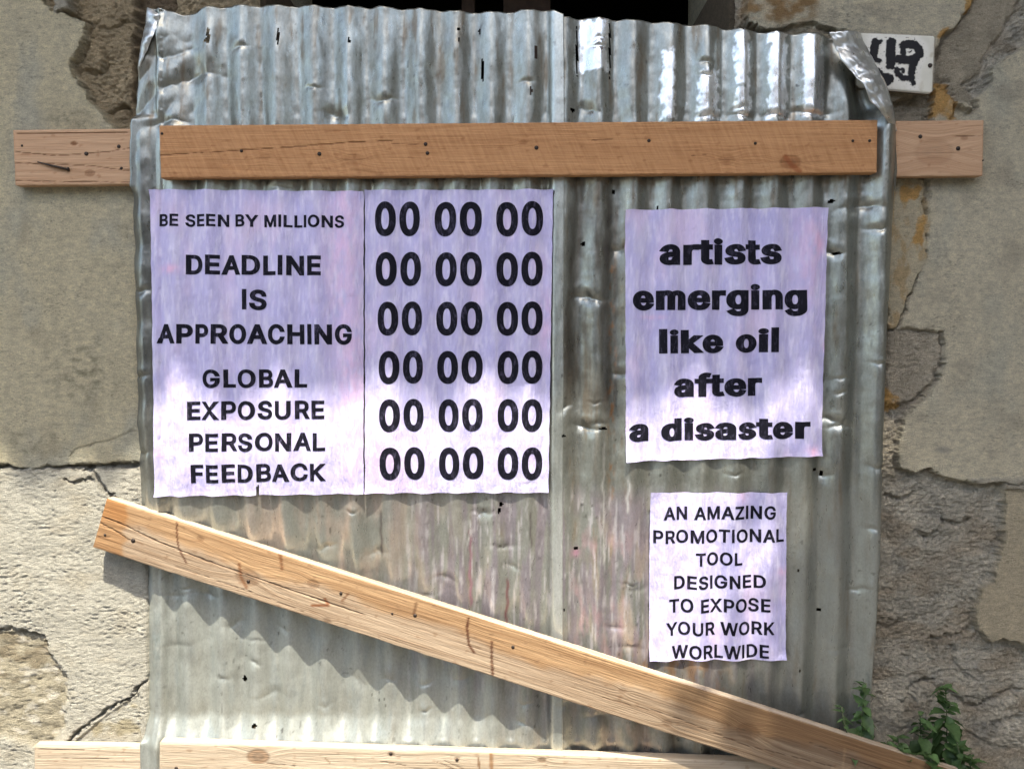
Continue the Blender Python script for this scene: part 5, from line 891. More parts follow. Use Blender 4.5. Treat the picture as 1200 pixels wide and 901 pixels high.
class Poster:
    def __init__(self, name, corners, label, off, seed, tear=None, pinks=()):
        self.c = [np.array(c, float) for c in corners]       # TL TR BR BL in picture pixels
        self.off = off; self.seed = seed
        tl, tr_, br, bl = self.c
        nx = int(np.hypot(*(tr_ - tl)) * PX / .0028); ny = int(np.hypot(*(bl - tl)) * PX / .0036)
        S, T = np.meshgrid(np.linspace(0, 1, nx), np.linspace(0, 1, ny), indexing='ij')
        pt = (bl[None, None] * (1 - S)[..., None] + br * S[..., None]) * (1 - T)[..., None] + (tl * (1 - S)[..., None] + tr_ * S[..., None]) * T[..., None]
        u, v = pt[..., 0], pt[..., 1]
        ed = (T == 1) * 1.0 + (T == 0); v = v + ed * .7 * noise(u / 13, 0 * u, seed)
        ed = (S == 1) * 1.0 + (S == 0); u = u + ed * .6 * noise(v / 15, 0 * v, seed + 1)
        x, z = P(u, v); y = -self.h(u, v)
        f = grid_faces(nx, ny)
        fu = u.ravel()[f].mean(1); fv = v.ravel()[f].mean(1)
        if tear is not None:
            f = f[~((np.abs(fu - tear[0] + .6 * noise(fv / 5, 0 * fv, 9)) < 1.6 * np.clip((fv - tear[1]) / 10, 0, 1)) & (fv > tear[1]))]
        me = make_mesh(name, np.stack([x, y, z], -1).reshape(-1, 3), f, True, self.color(u, v, pinks).reshape(-1, 3))
        self.ob = tag(link(name, me, M_PA), label, 'poster', 'posters pasted on the corrugated iron')
    def h(self, u, v):
        h = HS(u, v, .35, 1.0) + self.off + .0026
        for k, (q, s_) in enumerate(zip(self.c, ((1, 1), (-1, 1), (-1, -1), (1, -1)))):   # corners coming loose
            e = np.clip(1 - ((u - q[0]) * s_[0] + (v - q[1]) * s_[1] * .8) / (12 + 5 * ((self.seed + k * 7) % 3)), 0, 1)
            h = h + (.0035 + .002 * ((self.seed + k) % 3)) * e * e
        x0_, x1_ = self.c[3][0], self.c[2][0]; yb = np.interp(u, [x0_, x1_], [self.c[3][1], self.c[2][1]])
        return h + .0035 * np.clip(1 - (yb - v) / 9, 0, 1) ** 2 * np.clip(noise(u / 22, 0 * u, self.seed) + .25, 0, 1)
    def color(self, u, v, pinks):
        s = self.seed; one = np.ones(np.shape(u) + (3,))
        n = lambda a, b, k, o=4: fbm(u / a, v / b, o, s + k, .55)
        c = C(.43, .405, .635) * one
        c = mix(c, C(.36, .345, .60) * one, sst(-.1, .4, n(30, 48, 10)) * .6)
        c = mix(c, C(.55, .53, .68) * one, sst(-.05, .4, n(12, 50, 11)) * .5)
        c = mix(c, C(.74, .71, .84) * one, sst(.0, .4, n(4, 26, 12)) * .35)
        c = mix(c, C(.68, .52, .70) * one, sst(.05, .5, n(36, 110, 13)) * .4)
        for (a, b, ra, rb, f) in pinks:
            c = mix(c, C(.68, .42, .60) * one, f * np.exp(-((u - a) / ra) ** 2 - ((v - b) / rb) ** 2) * sst(-.6, .3, n(8, 20, 14)))
        c = mix(c, C(.30, .27, .42) * one, sst(.42, .7, n(9, 12, 15)) * .5)
        e = np.abs(n(60, 60, 16, 2)); c = mix(c, C(.40, .37, .52) * one, sst(.02, .0, e) * .18)
        return np.clip(c, .05, .88)
    def text(self, lines):
        for (txt, x0, x1, yt0, yt1, yb0, yb1, bold, track, ink) in lines:
            # yt/yb: top and base line at the left and right end, in picture pixels
            q, tri_ = glyph_line(txt, bold, track)
            bm = bmesh.new()
            xa, xb = q[:, 0].min(), q[:, 0].max()
            ytop = ink[0] + bold if ink else 518 + bold; ybot = (ink[1] if ink else 0) - bold
            sx = (q[:, 0] - xa) / (xb - xa); sy = (q[:, 1] - ybot) / (ytop - ybot)
            uu = x0 + (x1 - x0) * sx
            b_ = yb0 + (yb1 - yb0) * sx; t_ = yt0 + (yt1 - yt0) * sx
            vv = b_ + (t_ - b_) * sy
            bv = [bm.verts.new((a, -b, 0)) for a, b in zip(uu, vv)]
            for t3 in tri_:
                try: bm.faces.new([bv[i] for i in t3])
                except ValueError: pass
            bmesh.ops.delete(bm, geom=[v for v in bm.verts if not v.link_faces], context='VERTS')
            self.drape(bm)
    def drape(self, bm):
        us = [v.co.x for v in bm.verts]; vs = [v.co.y for v in bm.verts]
        for a in np.arange(math.floor(min(us)), max(us), 2.6):
            bmesh.ops.bisect_plane(bm, geom=bm.verts[:] + bm.edges[:] + bm.faces[:], plane_co=(a, 0, 0), plane_no=(1, 0, 0))
        for a in np.arange(math.floor(min(vs)), max(vs), 5.0):
            bmesh.ops.bisect_plane(bm, geom=bm.verts[:] + bm.edges[:] + bm.faces[:], plane_co=(0, a, 0), plane_no=(0, 1, 0))
        co = np.array([v.co[:] for v in bm.verts]); u = co[:, 0]; v = -co[:, 1]
        # the drop of ink stays on the paper, which waves
        h = self.h(u, v) + .0007; x, z = P(u, v)
        for vert, a, b, c_ in zip(bm.verts, x, h, z): vert.co = (a, -b, c_)
        bmesh.ops.recalc_face_normals(bm, faces=bm.faces[:])
        for fc in bm.faces:
            if fc.normal.y > 0: fc.normal_flip()
            fc.smooth = True
        me = bpy.data.meshes.new('lettering'); bm.to_mesh(me); bm.free()
        link('lettering', me, M_INK, self.ob)

B1 = 32
pa = Poster('poster', [(178.3, 223.7), (427.6, 226), (427.4, 577.5), (185, 580.7)], 'large lavender poster headed BE SEEN BY MILLIONS with six more lines below', .0042, 500, tear=(303.5, 563),
            pinks=((205, 316, 12, 5, .9), (405, 290, 20, 120, .5), (415, 460, 14, 90, .6), (192, 531, 8, 3, .9)))
pa.text([('BE SEEN BY MILLIONS', 190, 405.5, 252, 254, 266.5, 268.5, 26, 4, None), ('DEADLINE', 221.5, 379, 299, 300.5, 322.5, 324, B1, 10, None), ('IS', 287.5, 314.5, 339.3, 340, 363.3, 363.8, B1, 10, None),
         ('APPROACHING', 187.5, 415, 379.5, 380, 402.5, 404, B1, 8, None), ('GLOBAL', 241, 362, 432.3, 432, 454, 453.7, 28, 12, None), ('EXPOSURE', 223, 382.5, 469.5, 468, 491.5, 490, 28, 12, None),
         ('PERSONAL', 225, 383.5, 506.5, 505.5, 528, 527, 28, 12, None), ('FEEDBACK', 226.5, 384, 543, 541, 565, 562, 28, 12, None)])
pb = Poster('poster', [(429.0, 224.5), (647.7, 223.7), (642.3, 575.7), (428.9, 577)], 'lavender poster printed with rows of double zeros beside the seam of the sheets', .0034, 530,
            pinks=((480, 570, 20, 6, .6), (640, 380, 12, 40, .5), (455, 540, 25, 40, .4)))
zer = []
for (t, b, ps) in ((238, 278.8, ((440.7, 493.3), (510, 565), (581.7, 636.3))), (296.5, 336.8, ((441.5, 494.7), (511, 565), (582, 635.7))), (354, 394, ((443.7, 496), (512, 565.6), (582.3, 635.7))),
                   (411, 450, ((445, 497), (513, 566), (583.3, 635.5))), (467, 505.5, ((445.7, 497.7), (514.5, 566), (583.3, 635.3))), (522.8, 561.5, ((446, 499), (515, 567), (583.3, 635.3)))):
    for (a, c_) in ps: zer.append(('00', a, c_, t, t - .7, b, b - .7, 33, 4, (516, -7)))
pb.text(zer)
pc = Poster('poster', [(731.7, 247.3), (968.3, 244.3), (961, 533.3), (732.3, 540)], 'lavender poster reading artists emerging like oil after a disaster', .0002, 560,
            pinks=((957, 285, 6, 14, .9), (765, 372, 14, 2.5, .6), (950, 528, 8, 7, .9), (966, 407, 3, 8, 1), (945, 300, 18, 60, .4)))
asc = (548, 0)
pc.text([('artists', 771, 914, 281, 280.5, 312.3, 311, 38, 14, (500, -8)), ('emerging', 740, 942.5, 333, 332, 372, 371, 38, 10, (535, -152)), ('like oil', 771, 910, 385, 383, 415, 413.2, 38, 12, (548, -8)),
         ('after', 788, 891, 435, 434, 465.5, 464, 38, 10, (555, -8)), ('a disaster', 735.5, 946, 488, 485.5, 517, 513.5, 38, 12, (548, -8))])
pdp = Poster('poster', [(761.3, 575.7), (921, 576), (919.7, 770.7), (760.3, 772)], 'small lavender poster beginning AN AMAZING PROMOTIONAL TOOL, lowest of all', .0002, 590,
             pinks=((918, 668, 8, 5, .8), (868, 580, 8, 10, .4)))
B2 = 22
pdp.text([('AN AMAZING', 776, 907, 592, 591, 607.7, 606.8, B2, 10, None), ('PROMOTIONAL', 764.8, 917.5, 619.5, 618, 635, 633.6, B2, 8, None), ('TOOL', 813.5, 868.5, 645.5, 645.5, 661, 660.5, B2, 8, None),
          ('DESIGNED', 789, 895, 673, 671.7, 689, 687, B2, 8, None), ('TO EXPOSE', 783, 900.5, 700, 699, 716, 714.8, B2, 8, None), ('YOUR WORK', 779, 905.5, 727, 725.7, 742.5, 741.2, B2, 8, None),
          ('WORLWIDE', 786, 898.5, 754, 752.3, 770, 768.3, B2, 8, None)])

# ================================================================== BOARDS
def board(name, mat, p0, p1, wpx, thick, d0, d1, label, cat, group, seed, knots=(), splits=(), strokes=(), nails=(), endcut=(0, 0), tint=None, ragged=.0012):
    """p0, p1: upper left and upper right corner of the face in picture pixels; d0, d1: how far the face stands off the wall"""
    (xa, za), (xb, zb) = P(*p0, d0), P(*p1, d1)
    A = np.array([xa, -d0, za]); Bv = np.array([xb, -d1, zb])
    ax = Bv - A; L = np.linalg.norm(ax); ax /= L
    nrm = np.array([0, -1.0, 0]); nrm -= ax * (nrm @ ax); nrm /= np.linalg.norm(nrm)
    dn = np.cross(ax, nrm); 
    if dn[2] > 0: dn = -dn
    dmean = (d0 + d1) / 2
    W = wpx * PX * (1.66 - dmean) / (1.66 - .045)
    ns = int(L / .0030); nt_ = int(W / .0018)
    s = np.linspace(0, L, ns); t = np.linspace(0, W, nt_)
    S, T = np.meshgrid(s, t, indexing='ij')
    px = lambda q: q * PX                                   # knots etc. are given as (pixels along, pixels down)
    tw = T.copy(); colr = np.ones(S.shape + (3,)); h = np.zeros(S.shape)
    for (a, b, r, f) in knots:
        a, b, r = px(a), px(b), px(r)
        q = np.hypot((S - a) / 1.5, T - b)
        tw = tw + np.sign(T - b + 1e-6) * r * .9 * np.exp(-(q / (r * 2.0)) ** 2)
        core = sst(1.15, .85, q / r)
        ring = .8 + .25 * np.cos(q / r * 9)
        colr = mix(colr, C(.52, .36, .26) * np.ones_like(colr) * ring[..., None], core * f)
        h -= .0006 * core
    tw = tw + .0022 * fbm(S / .22, T / .10, 3, seed)
    for (pts, wd, dp) in splits:
        pp = [(px(a), px(b)) for a, b in pts]
        d = seg_dist(S + 0 * T, T + .0007 * noise(S / .012, 0 * S, seed + 3), pp)
        wdv = wd * (.55 + .35 * noise(S / .05, 0 * S, seed + 30))
        e = 1 - sst(px(1) * wdv * .4, px(1) * wdv, d)
        colr = mix(colr, C(.28, .20, .16) * np.ones_like(colr), e * .85); h -= dp * e
    for (pts, wd, cc, f) in strokes:
        pp = [(px(a), px(b)) for a, b in pts]
        d = seg_dist(S + .0008 * noise(T / .01, S / .01, seed + 4), T, pp)
        colr = mix(colr, C(*cc) * np.ones_like(colr), (1 - sst(px(wd) * .4, px(wd), d)) * f)
    if tint is not None: colr = tint(S / PX, T / PX, colr)
    dk = sst(.50, .75, noise(S / .018, T / .009, seed + 8)); colr = mix(colr, C(.55, .42, .34) * np.ones_like(colr), dk * .5)
    h += .0004 * noise(S / .09, T / .0035, seed + 6) + .0003 * noise(S / .03, T / .0025, seed + 7)
    # ragged arrises
    et = ragged * noise(s / .02, 0 * s, seed + 10) + ragged * 1.3 * np.clip(noise(s / .05, 0 * s, seed + 11), 0, 1); eb = ragged * noise(s / .016, 0 * s, seed + 12) - ragged * 1.6 * np.clip(noise(s / .04, 0 * s, seed + 13), 0, 1)
    T2 = T.copy(); T2[:, 0] += np.abs(et); T2[:, -1] += -np.abs(eb)
    S2 = S.copy(); S2[0, :] += .0015 * np.abs(noise(t / .006, 0 * t, seed + 14)) + endcut[0] * PX * t / W; S2[-1, :] -= .0015 * np.abs(noise(t / .006, 0 * t, seed + 15)) + endcut[1] * PX * t / W
    h[:, 0] -= .0008; h[:, -1] -= .0008; h[0] -= .0008; h[-1] -= .0008
    flat = np.stack([S2, T2, h], -1)
    idx = np.arange(ns * nt_).reshape(ns, nt_)
    ring = np.concatenate([idx[:, 0], idx[-1, 1:], idx[-2::-1, -1], idx[0, -2:0:-1]])
    loc = flat.reshape(-1, 3); st = np.stack([S, tw, h * 0], -1).reshape(-1, 3); cc = colr.reshape(-1, 3)
    faces = [grid_faces(ns, nt_)]
    prev = ring; Lr = len(ring); k = np.arange(Lr); kn = (k + 1) % Lr
    out0 = np.stack([S, T, 0 * S], -1).reshape(-1, 3)[ring]
    for dz in (-.0012, -thick * .35, -thick * .7, -thick):
        nw = out0.copy(); nw[:, 2] = dz
        jit = .0005 * noise(nw[:, 0] / .01 + nw[:, 1] / .01, np.full(Lr, dz * 300), seed + 20)
        nw[:, 1] += jit
        b0 = len(loc); loc = np.concatenate([loc, nw]); stn = nw.copy(); stn[:, 1] += dz * 1.3; stn[:, 2] = dz
        st = np.concatenate([st, stn]); cc = np.concatenate([cc, np.ones((Lr, 3)) * (C(1.35, 1.5, 1.7) if name == 'diagonal_board' else 1.15)])  # diagonal board's edges painted paler, as if sunlight fell on them
        cur = np.arange(b0, b0 + Lr)
        faces.append(np.stack([prev[k], prev[kn], cur[kn], cur[k]], 1)); prev = cur
    faces = np.concatenate(faces)
    world = loc[:, 0:1] * ax + loc[:, 1:2] * dn + loc[:, 2:3] * nrm
    fg = grid_faces(ns, nt_)[0]
    if np.cross(world[fg[1]] - world[fg[0]], world[fg[2]] - world[fg[0]])[1] > 0: faces = faces[:, ::-1].copy()
    me = make_mesh(name, world, faces, True, cc, None, st)
    # back face
    ob = link(name, me, mat); ob.location = A
    tag(ob, label, cat, group)
    mod = ob.modifiers.new('flat_sides', 'EDGE_SPLIT'); mod.split_angle = R(50)
    for (a, b, r) in nails:
        p = ax * px(a) + dn * px(b)
        rr = px(r)
        nco = [p + nrm * .0022] + [p + nrm * .0008 + rr * (math.cos(q) * ax + math.sin(q) * dn) for q in np.linspace(0, 2 * math.pi, 9)[:-1]] + [p - nrm * .002 + rr * (math.cos(q) * ax + math.sin(q) * dn) for q in np.linspace(0, 2 * math.pi, 9)[:-1]]
        nf = [(0, 1 + (i + 1) % 8, 1 + i) for i in range(8)] + [(1 + i, 1 + (i + 1) % 8, 9 + (i + 1) % 8, 9 + i) for i in range(8)]
        link('nail', make_mesh('nail', nco, nf), M_NAIL, ob)
    return ob, A, ax, dn, nrm

W_ORANGE = mat_wood('planed_orange_pine', (.32, .150, .062), (.45, .238, .108), saw=1.5, rough=.7, contrast=.75)
W_PINK = mat_wood('weathered_pink_pine', (.34, .20, .115), (.49, .325, .205), rough=.8, contrast=.9)
W_SLANT = mat_wood('rough_sawn_pine', (.215, .148, .094), (.39, .305, .215), rough=.8, contrast=1.3)
W_PALE = mat_wood('bleached_pine', (.27, .205, .14), (.46, .39, .30), rough=.8, contrast=1.0)
GR = 'timber boards and battens holding the iron'
BS = (.22, .08, .035)
# rails behind the iron, each seen at both ends
rl = board('batten', W_PINK, (15, 152.5), (1153, 141), 63, .022, .040, .040, 'pinkish upper batten passing behind the iron, a bent nail at its left end', 'timber board', GR, 600,
      knots=((272 - 15 + 0, 45, 5, .7), (87, 50, 4, .6), (70, 16, 2.5, .9), (1065, 36, 15, .25), (1100, 20, 3, .4)),
      splits=(([(4, 4), (60, 4.5), (132, 4)], 1.3, .002), ([(2, 25), (50, 30), (110, 26), (140, 21)], 1.0, .0014), ([(2, 38), (40, 39), (90, 42), (134, 48)], 1.0, .0012), ([(1090, 18), (1136, 17)], 1.0, .001), ([(0, 58), (70, 60), (136, 61)], 1.0, .001)),
      nails=((122, 20, 2.2), (84, 28, 2.4), (124, 45, 1.8), (10, 18, 1.4), (1049, 18, 2.4), (1093, 32, 2.6), (1122, 46, 1.0)))
ob, A, ax, dn, nrm = rl
pts = [A + ax * (28 * PX) + dn * (37 * PX) + nrm * .0025, A + ax * (44 * PX) + dn * (41.5 * PX) + nrm * .004, A + ax * (63 * PX) + dn * (46 * PX) + nrm * .004]
link('bent_nail', tube_mesh('bent_nail', [p - A for p in pts], [.0012, .0021, .0025], 8), M_NAIL, ob)
link('nail', tube_mesh('nail', [pts[-1] - A, pts[-1] + ax * .002 - A], [.0042, .0042], 8), M_NAIL, ob)
board('batten', W_PALE, (40, 873.5), (1010, 890), 62, .022, .040, .040, 'pale lower batten whose left end shows beside the iron near the ground', 'timber board', GR, 620,
      splits=(([(4, 14), (90, 15)], .9, .001), ([(0, 4), (60, 4)], 1, .001)))
board('front_board', W_ORANGE, (186.5, 147.3), (1028.5, 140.8), 59.5, .024, .080, .080, 'orange brown board nailed across the upper part of the iron', 'timber board', GR, 640,
      knots=((218, 40, 7, .25), (712, 46, 8, .6), (640, 43, 6, .3), (118, 36, 4, .25), (20, 40, 0.1, 0), (410, 22, 3, .4)),
      splits=(([(0, 33), (40, 31), (92, 28), (150, 25), (220, 20), (262, 19)], 1.1, .0016), ([(488, 20), (510, 19)], 1, .001), ([(600, 38), (616, 37)], 1, .001), ([(262, 22), (300, 24)], .8, .0008)),
      strokes=(([(216, 50), (236, 52), (248, 56)], 2.5, (.55, .50, .42), .5), ([(72, 46), (88, 50)], 4, (1.25, 1.25, 1.2), .5), ([(706, 40), (714, 50), (722, 56)], 4, (.55, .28, .14), .7)),
      nails=((92, 29, 1.8), (180, 33, 2.4), (300, 23, 2.2), (302, 33, 2.2), (425, 28, 2.4), (552, 21, 2.0), (672, 25, 1.8), (782, 23, 1.6), (801, 23, 1.8), (3, 9, 1.6)), ragged=.0016)
def slant_tint(s, t, c):
    one = np.ones_like(c)
    # weathered grey belly, fresher orange along the top and at the left end
    e = 26 + 14 * noise(s / 120, 0 * s, 701) + 4 * noise(s / 20, t / 20, 702)
    c = c * mix(C(.98, .82, .64) * one, C(.97, .97, .98) * one, sst(-6, 6, t - e))
    c = c * mix(C(.95, .74, .52) * one, one, sst(22, 30, s + 5 * noise(t / 9, s / 30, 703) - t * .2))
    c = c * mix(one, C(.60, .57, .54) * one, sst(560, 820, s))  # shade over the right end is painted into the wood colour
    return c
board('diagonal_board', W_SLANT, (125, 584), (1150, 913), 62.5, .026, .058, .138, 'long rough pine board nailed slanting down across the iron to the lower right', 'timber board', GR, 660,
      knots=((186, 38, 10, .5), (790, 30, 9, .35), (262, 22, 5, .5), (290, 58, 3, .4), (120, 12, 3, .4), (640, 30, 3, .4), (700, 50, 4, .4)),
      splits=(([(0, 22), (30, 24), (70, 30), (130, 34), (220, 36), (330, 38)], 1.6, .0025), ([(0, 30), (22, 34), (44, 40)], 1.2, .002), ([(3, 46), (16, 43)], 1.0, .001), ([(620, 44), (700, 40), (790, 46), (900, 38)], 1.0, .001), ([(860, 20), (930, 24), (1000, 24)], 1.0, .001), ([(100, 52), (180, 53), (260, 56)], 1, .001)),
      strokes=(([(88, 2), (92, 16), (98, 30), (112, 44)], 1.5, BS, .9), ([(172, 26), (178, 40), (188, 50)], 2.6, (.45, .25, .14), .8), ([(214, -2), (222, 16)], 2.6, (.45, .26, .16), .8), ([(280, 34), (286, 40), (268, 46)], 2.2, (.5, .22, .10), .9),
               ([(446, 4), (448, 16), (456, 34), (464, 40)], 2.1, BS, .9), ([(480, 22), (484, 36), (492, 58)], 2.2, BS, .85), ([(383, 6), (384, 18)], 2.4, (.3, .2, .14), .7), ([(304, 20), (300, 30)], 2, (.4, .2, .1), .7),
               ([(900, 14), (905, 38), (902, 58)], 2.0, (1.5, 1.5, 1.4), .6), ([(894, 40), (912, 34)], 3, (1.5, 1.5, 1.4), .5)),
      nails=((44, 38, 2.6), (10, 42, 1.6), (188, 42, 2.0), (296, 22, 2.0), (386, 20, 2.2), (505, 20, 2.0), (360, 26, 1.4)), tint=slant_tint, ragged=.0009)
board('front_board', W_PALE, (187, 870), (905, 893), 62, .024, .079, .079, 'pale board nailed across the foot of the iron below the slanting one', 'timber board', GR, 680,
      knots=((116, 13, 9, .75), (272, 5, 3, .5), (450, 6, 3.5, .6), (350, 8, 2.5, .5)),
      splits=(([(260, 14), (290, 18)], 1.2, .001), ([(126, 21), (160, 23)], 1.2, .001), ([(326, 12), (350, 22)], 1.2, .001), ([(334, 10), (362, 22)], 1.2, .001), ([(300, 22), (345, 20)], 1, .001)),
      strokes=(([(375, 6), (377, 22)], 1.8, (.4, .25, .15), .8), ([(390, 0), (391, 22)], 3, (.55, .32, .16), .8), ([(195, 12), (201, 18)], 1.2, (.4, .3, .2), .7)),
      nails=((20, 30, 2.2), (272, 4, 2), (350, 9, 2)))

# ================================================================== HOUSE NUMBER
def plate():
    n1_, n2_ = 150, 118
    cs = [(1003, 37.5), (1097, 41.5), (1093.5, 110.5), (1003, 103)]
    tl, tr_, br, bl = [np.array(c, float) for c in cs]
    S, T = np.meshgrid(np.linspace(0, 1, n1_), np.linspace(0, 1, n2_), indexing='ij')
    # rounded corners: squeeze the grid near its corners
    pt = (bl * (1 - S)[..., None] + br * S[..., None]) * (1 - T)[..., None] + (tl * (1 - S)[..., None] + tr_ * S[..., None]) * T[..., None]
    u, v = pt[..., 0], pt[..., 1]
    a = S * 2 - 1; b = T * 2 - 1
    sq = np.clip((np.abs(a) - .9) / .1, 0, 1) * np.clip((np.abs(b) - .88) / .12, 0, 1)
    u = u - np.sign(a) * 2.6 * sq ** 1.5; v = v + np.sign(b) * 2.6 * sq ** 1.5
    rim = np.minimum(1 - np.abs(a), (1 - np.abs(b)) * .8)
    h = .030 + .0022 * sst(0, .06, rim) + .0012 * (1 - a * a) * (1 - b * b)
    uw = u + .7 * noise(u / 4, v / 4, 801); vw = v + .7 * noise(u / 4, v / 4, 802)
    d = np.full(u.shape, 99.0)
    for pts, r in (([(1026, 50), (1024, 58), (1023, 66)], 4.4), ([(1031, 49), (1028, 50)], 2.5), ([(1030, 72), (1026, 70)], 2.2), ([(1030, 91), (1041, 93), (1034, 98)], 5.5), ([(1027, 82), (1031, 85)], 2.5),
                   ([(1044, 50), (1043, 77)], 5.0), ([(1041, 66), (1041, 77)], 2.4),
                   ([(1058, 54), (1064, 52), (1071, 53), (1076, 58), (1077, 64), (1073, 69), (1066, 71), (1059, 71), (1052, 70)], 4.4), ([(1058, 54), (1058, 66), (1054, 71)], 2.8), ([(1075, 66), (1069, 78), (1067, 92)], 3.6),
                   ([(1050, 82), (1051, 87), (1058, 92), (1067, 92)], 2.8), ([(1051, 82), (1058, 82), (1058, 85)], 1.2), ([(1069, 92), (1070, 98)], 2.2), ([(1064, 62), (1068, 60)], .1)):
        d = np.minimum(d, seg_dist(uw, vw, pts) - r)
    ink = sst(1.6, .2, d + 1.5 * np.clip(noise(u / 3, v / 3, 803), 0, 1))
    ink = np.maximum(ink, sst(.55, .7, noise(u / 2.4, v / 2.4, 804)) * sst(8, 1, d) * .8)
    c = C(.54, .53, .46) * (1 + .14 * fbm(u / 20, v / 20, 4, 805)[..., None])
    one = np.ones(u.shape + (3,))
    c = mix(c, C(.33, .29, .20) * one, sst(.1, .5, fbm(u / 14, v / 18, 4, 806)) * .6)
    c = mix(c, C(.66, .65, .60) * one, sst(9, 2, np.abs(d - 2)) * .6)
    c = mix(c, C(.17, .14, .10) * one, sst(.05, .0, rim) * .85)
    c = mix(c, C(.30, .28, .24) * one, sst(10, 0, seg_dist(u, v, [(1030, 92), (1030, 94)])) * .6)
    c = mix(c, C(.014, .014, .016) * one, ink)
    h = h + .0008 * ink
    x, z = P(u, v, .032)
    idx = np.arange(n1_ * n2_).reshape(n1_, n2_)
    ring = np.concatenate([idx[:, 0], idx[-1, 1:], idx[-2::-1, -1], idx[0, -2:0:-1]])
    co_ = np.stack([x, -h, z], -1).reshape(-1, 3); b0 = len(co_)
    back = co_[ring].copy(); back[:, 1] = -.0195
    k = np.arange(len(ring)); kn = (k + 1) % len(ring)
    side = np.stack([ring[kn], ring[k], b0 + k, b0 + kn], 1)[:, ::-1]
    m, n, b = new_mat('enamel'); at = attr(n, 'Col').outputs['Color']; n.links.new(at, b.inputs['Base Color']); b.inputs['Roughness'].default_value = .7; b.inputs['Specular IOR Level'].default_value = .2
    me = make_mesh('house_number_plate', np.concatenate([co_, back]), np.concatenate([grid_faces(n1_, n2_), side]), True, np.concatenate([np.clip(c, 0, .85).reshape(-1, 3), np.tile(C(.2, .17, .12), (len(ring), 1))]))
    ob = tag(link('house_number_plate', me, m), 'small white enamel house number plate with smeared black digits beside the folded corner', 'sign')
    xx, zz = P(1090, 77, .033)
    link('screw', tube_mesh('screw', [(float(xx), -.031, float(zz)), (float(xx), -.0345, float(zz))], [.0052, .0040], 10), M_NAIL, ob)
    return ob
plate()

# ================================================================== WEEDS
def leaf_mesh(name, L, Wd, droop, seed):
    r = random.Random(seed); co = []; fs = []
    prof = [0.12, .55, .92, 1.0, .86, .60, .30, .0]
    n = len(prof)
    for i, q in enumerate(prof):
        y = L * (i / (n - 1)); zc = -droop * L * (i / (n - 1)) ** 2 + .04 * L * math.sin(i * 1.2)
        tooth = 1 + (.14 if i % 2 else -.06)
        wv = Wd * q * tooth
        co += [(-wv, y, zc + wv * .35), (-wv * .5, y + L * .02, zc + wv * .10), (0, y, zc), (wv * .5, y + L * .02, zc + wv * .10), (wv, y, zc + wv * .35)]
    for i in range(n - 1):
        for k in range(4):
            a = i * 5 + k; fs.append((a, a + 1, a + 6, a + 5))
    return make_mesh(name, co, fs, True)
LEAVES = [leaf_mesh('leaf', .034, .0088, .25, 1), leaf_mesh('leaf', .040, .0105, .45, 2), leaf_mesh('leaf', .026, .0075, .15, 3), leaf_mesh('leaf', .046, .0125, .6, 4)]
from mathutils import Matrix, Vector
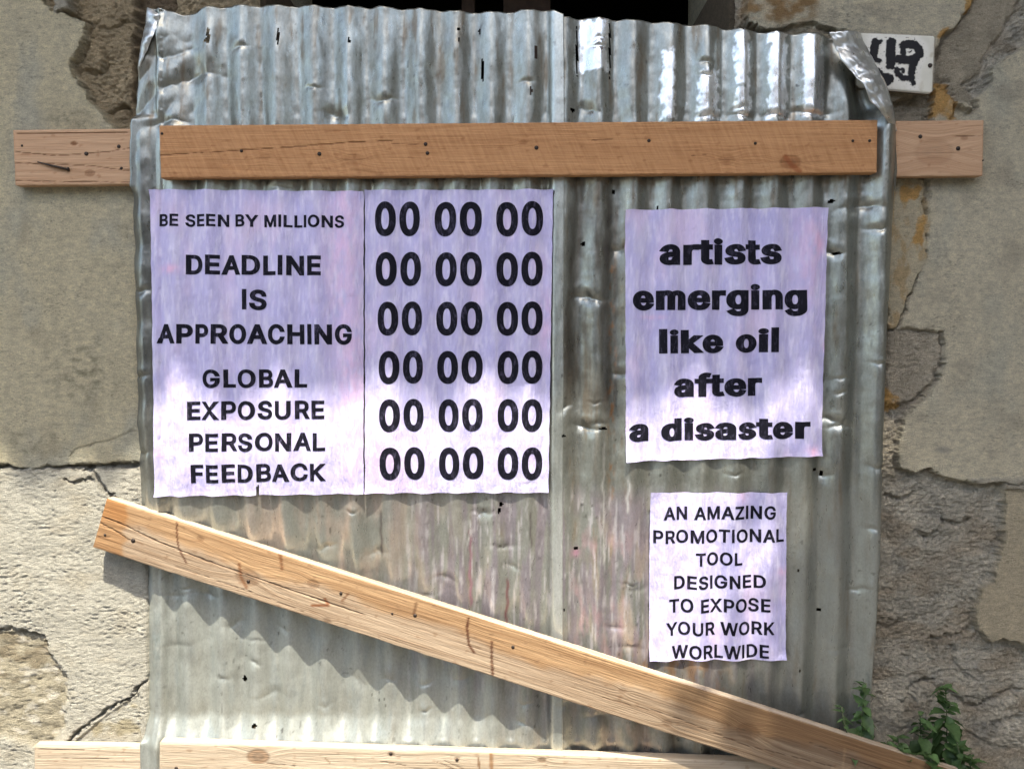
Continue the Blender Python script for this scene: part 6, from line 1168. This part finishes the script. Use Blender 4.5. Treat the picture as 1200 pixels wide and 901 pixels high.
def weed(label, path, seed, spacing=.020, size=1.0, d_leaf=1.0, bare=0.12):
    r = random.Random(seed)
    pts = []
    for (u, v, d) in path:
        x, z = P(u, v, d); pts.append(Vector((float(x), -d, float(z))))
    base = pts[0].copy()
    root = empty('weed', base, label, 'plant', 'nettle-like weeds by the foot of the wall')
    link('stem', tube_mesh('stem', [tuple(p - base) for p in pts], [max(.0010, .0028 * (1 - i / len(pts))) for i in range(len(pts))], 6), M_STEM, root)
    L = sum((pts[i + 1] - pts[i]).length for i in range(len(pts) - 1))
    dist = L * bare; k = 0
    while dist < L:
        acc = 0
        for i in range(len(pts) - 1):
            sl = (pts[i + 1] - pts[i]).length
            if acc + sl >= dist: break
            acc += sl
        p = pts[i].lerp(pts[i + 1], (dist - acc) / sl)
        f = dist / L
        for side in (0, 1):
            ang = (k % 2) * 1.57 + side * math.pi + r.uniform(-.5, .5)
            if f > .93: ang = r.uniform(0, 6.28)
            M = Matrix.Translation(p - base) @ Matrix.Rotation(ang, 4, 'Z') @ Matrix.Rotation(r.uniform(-1.05, .15) if f < .85 else r.uniform(-.3, 1.0), 4, 'X') @ Matrix.Rotation(r.uniform(-.3, .3), 4, 'Y')
            sc = .98 * size * r.uniform(.75, 1.25) * (1 - .5 * max(0, f - .7) / .3)
            M = M @ Matrix.Diagonal((sc * 1.1, sc, sc, 1))
            me = r.choice(LEAVES)
            if me.materials: pass
            lf_ = link('leaf', me, M_LEAF, root); lf_.matrix_local = M
        dist += spacing * r.uniform(.75, 1.2) * (1 - .3 * f); k += 1
weed('thin leafy weed rising against the right edge of the iron', [(1022, 1010, .10), (1018, 940, .09), (1012, 880, .085), (1010, 840, .085), (1015, 800, .08)], 1, .011, 1.1, bare=.25)
weed('short weed leaning left in front of the iron, beside the taller thin one', [(1026, 1010, .11), (1014, 930, .11), (1002, 890, .11), (990, 850, .105), (986, 828, .10)], 2, .018, .9, bare=.35)
weed('tall bushy weed in front of the rough masonry, farthest right', [(1098, 1010, .10), (1100, 950, .09), (1108, 890, .08), (1110, 850, .075), (1108, 806, .07)], 3, .0085, 1.3, bare=.2)
weed('low bushy weed at the frame edge, left of the tallest one', [(1078, 1010, .13), (1076, 950, .13), (1066, 905, .12), (1056, 872, .11)], 4, .008, 1.15, bare=.25)
weed('small weed with pale leaves half behind the slanting board', [(1040, 1010, .085), (1038, 940, .085), (1034, 900, .08), (1040, 868, .08)], 5, .008, 1.05, bare=.25)
weed('drooping weed at the right of the bushy clump', [(1118, 1010, .12), (1124, 950, .12), (1130, 905, .11), (1122, 872, .12)], 6, .0085, 1.2, bare=.25)
weed('short weed in the middle of the clump, between the low and the tallest one', [(1096, 1010, .14), (1092, 955, .14), (1094, 915, .13), (1090, 882, .13)], 7, .008, 1.15, bare=.25)
weed('small upright weed close to the wall, between the two clumps', [(1052, 1010, .07), (1050, 940, .07), (1056, 895, .065), (1052, 862, .06)], 8, .009, 1.0, bare=.25)
weed('leafy weed leaning right, lowest of the right clump', [(1120, 1010, .13), (1126, 960, .13), (1136, 920, .12), (1138, 885, .12)], 9, .009, 1.15, bare=.25)
weed('slender weed behind the tallest one, its tip a little lower', [(1086, 1010, .07), (1086, 940, .07), (1080, 880, .06), (1078, 836, .06)], 10, .010, 1.1, bare=.25)
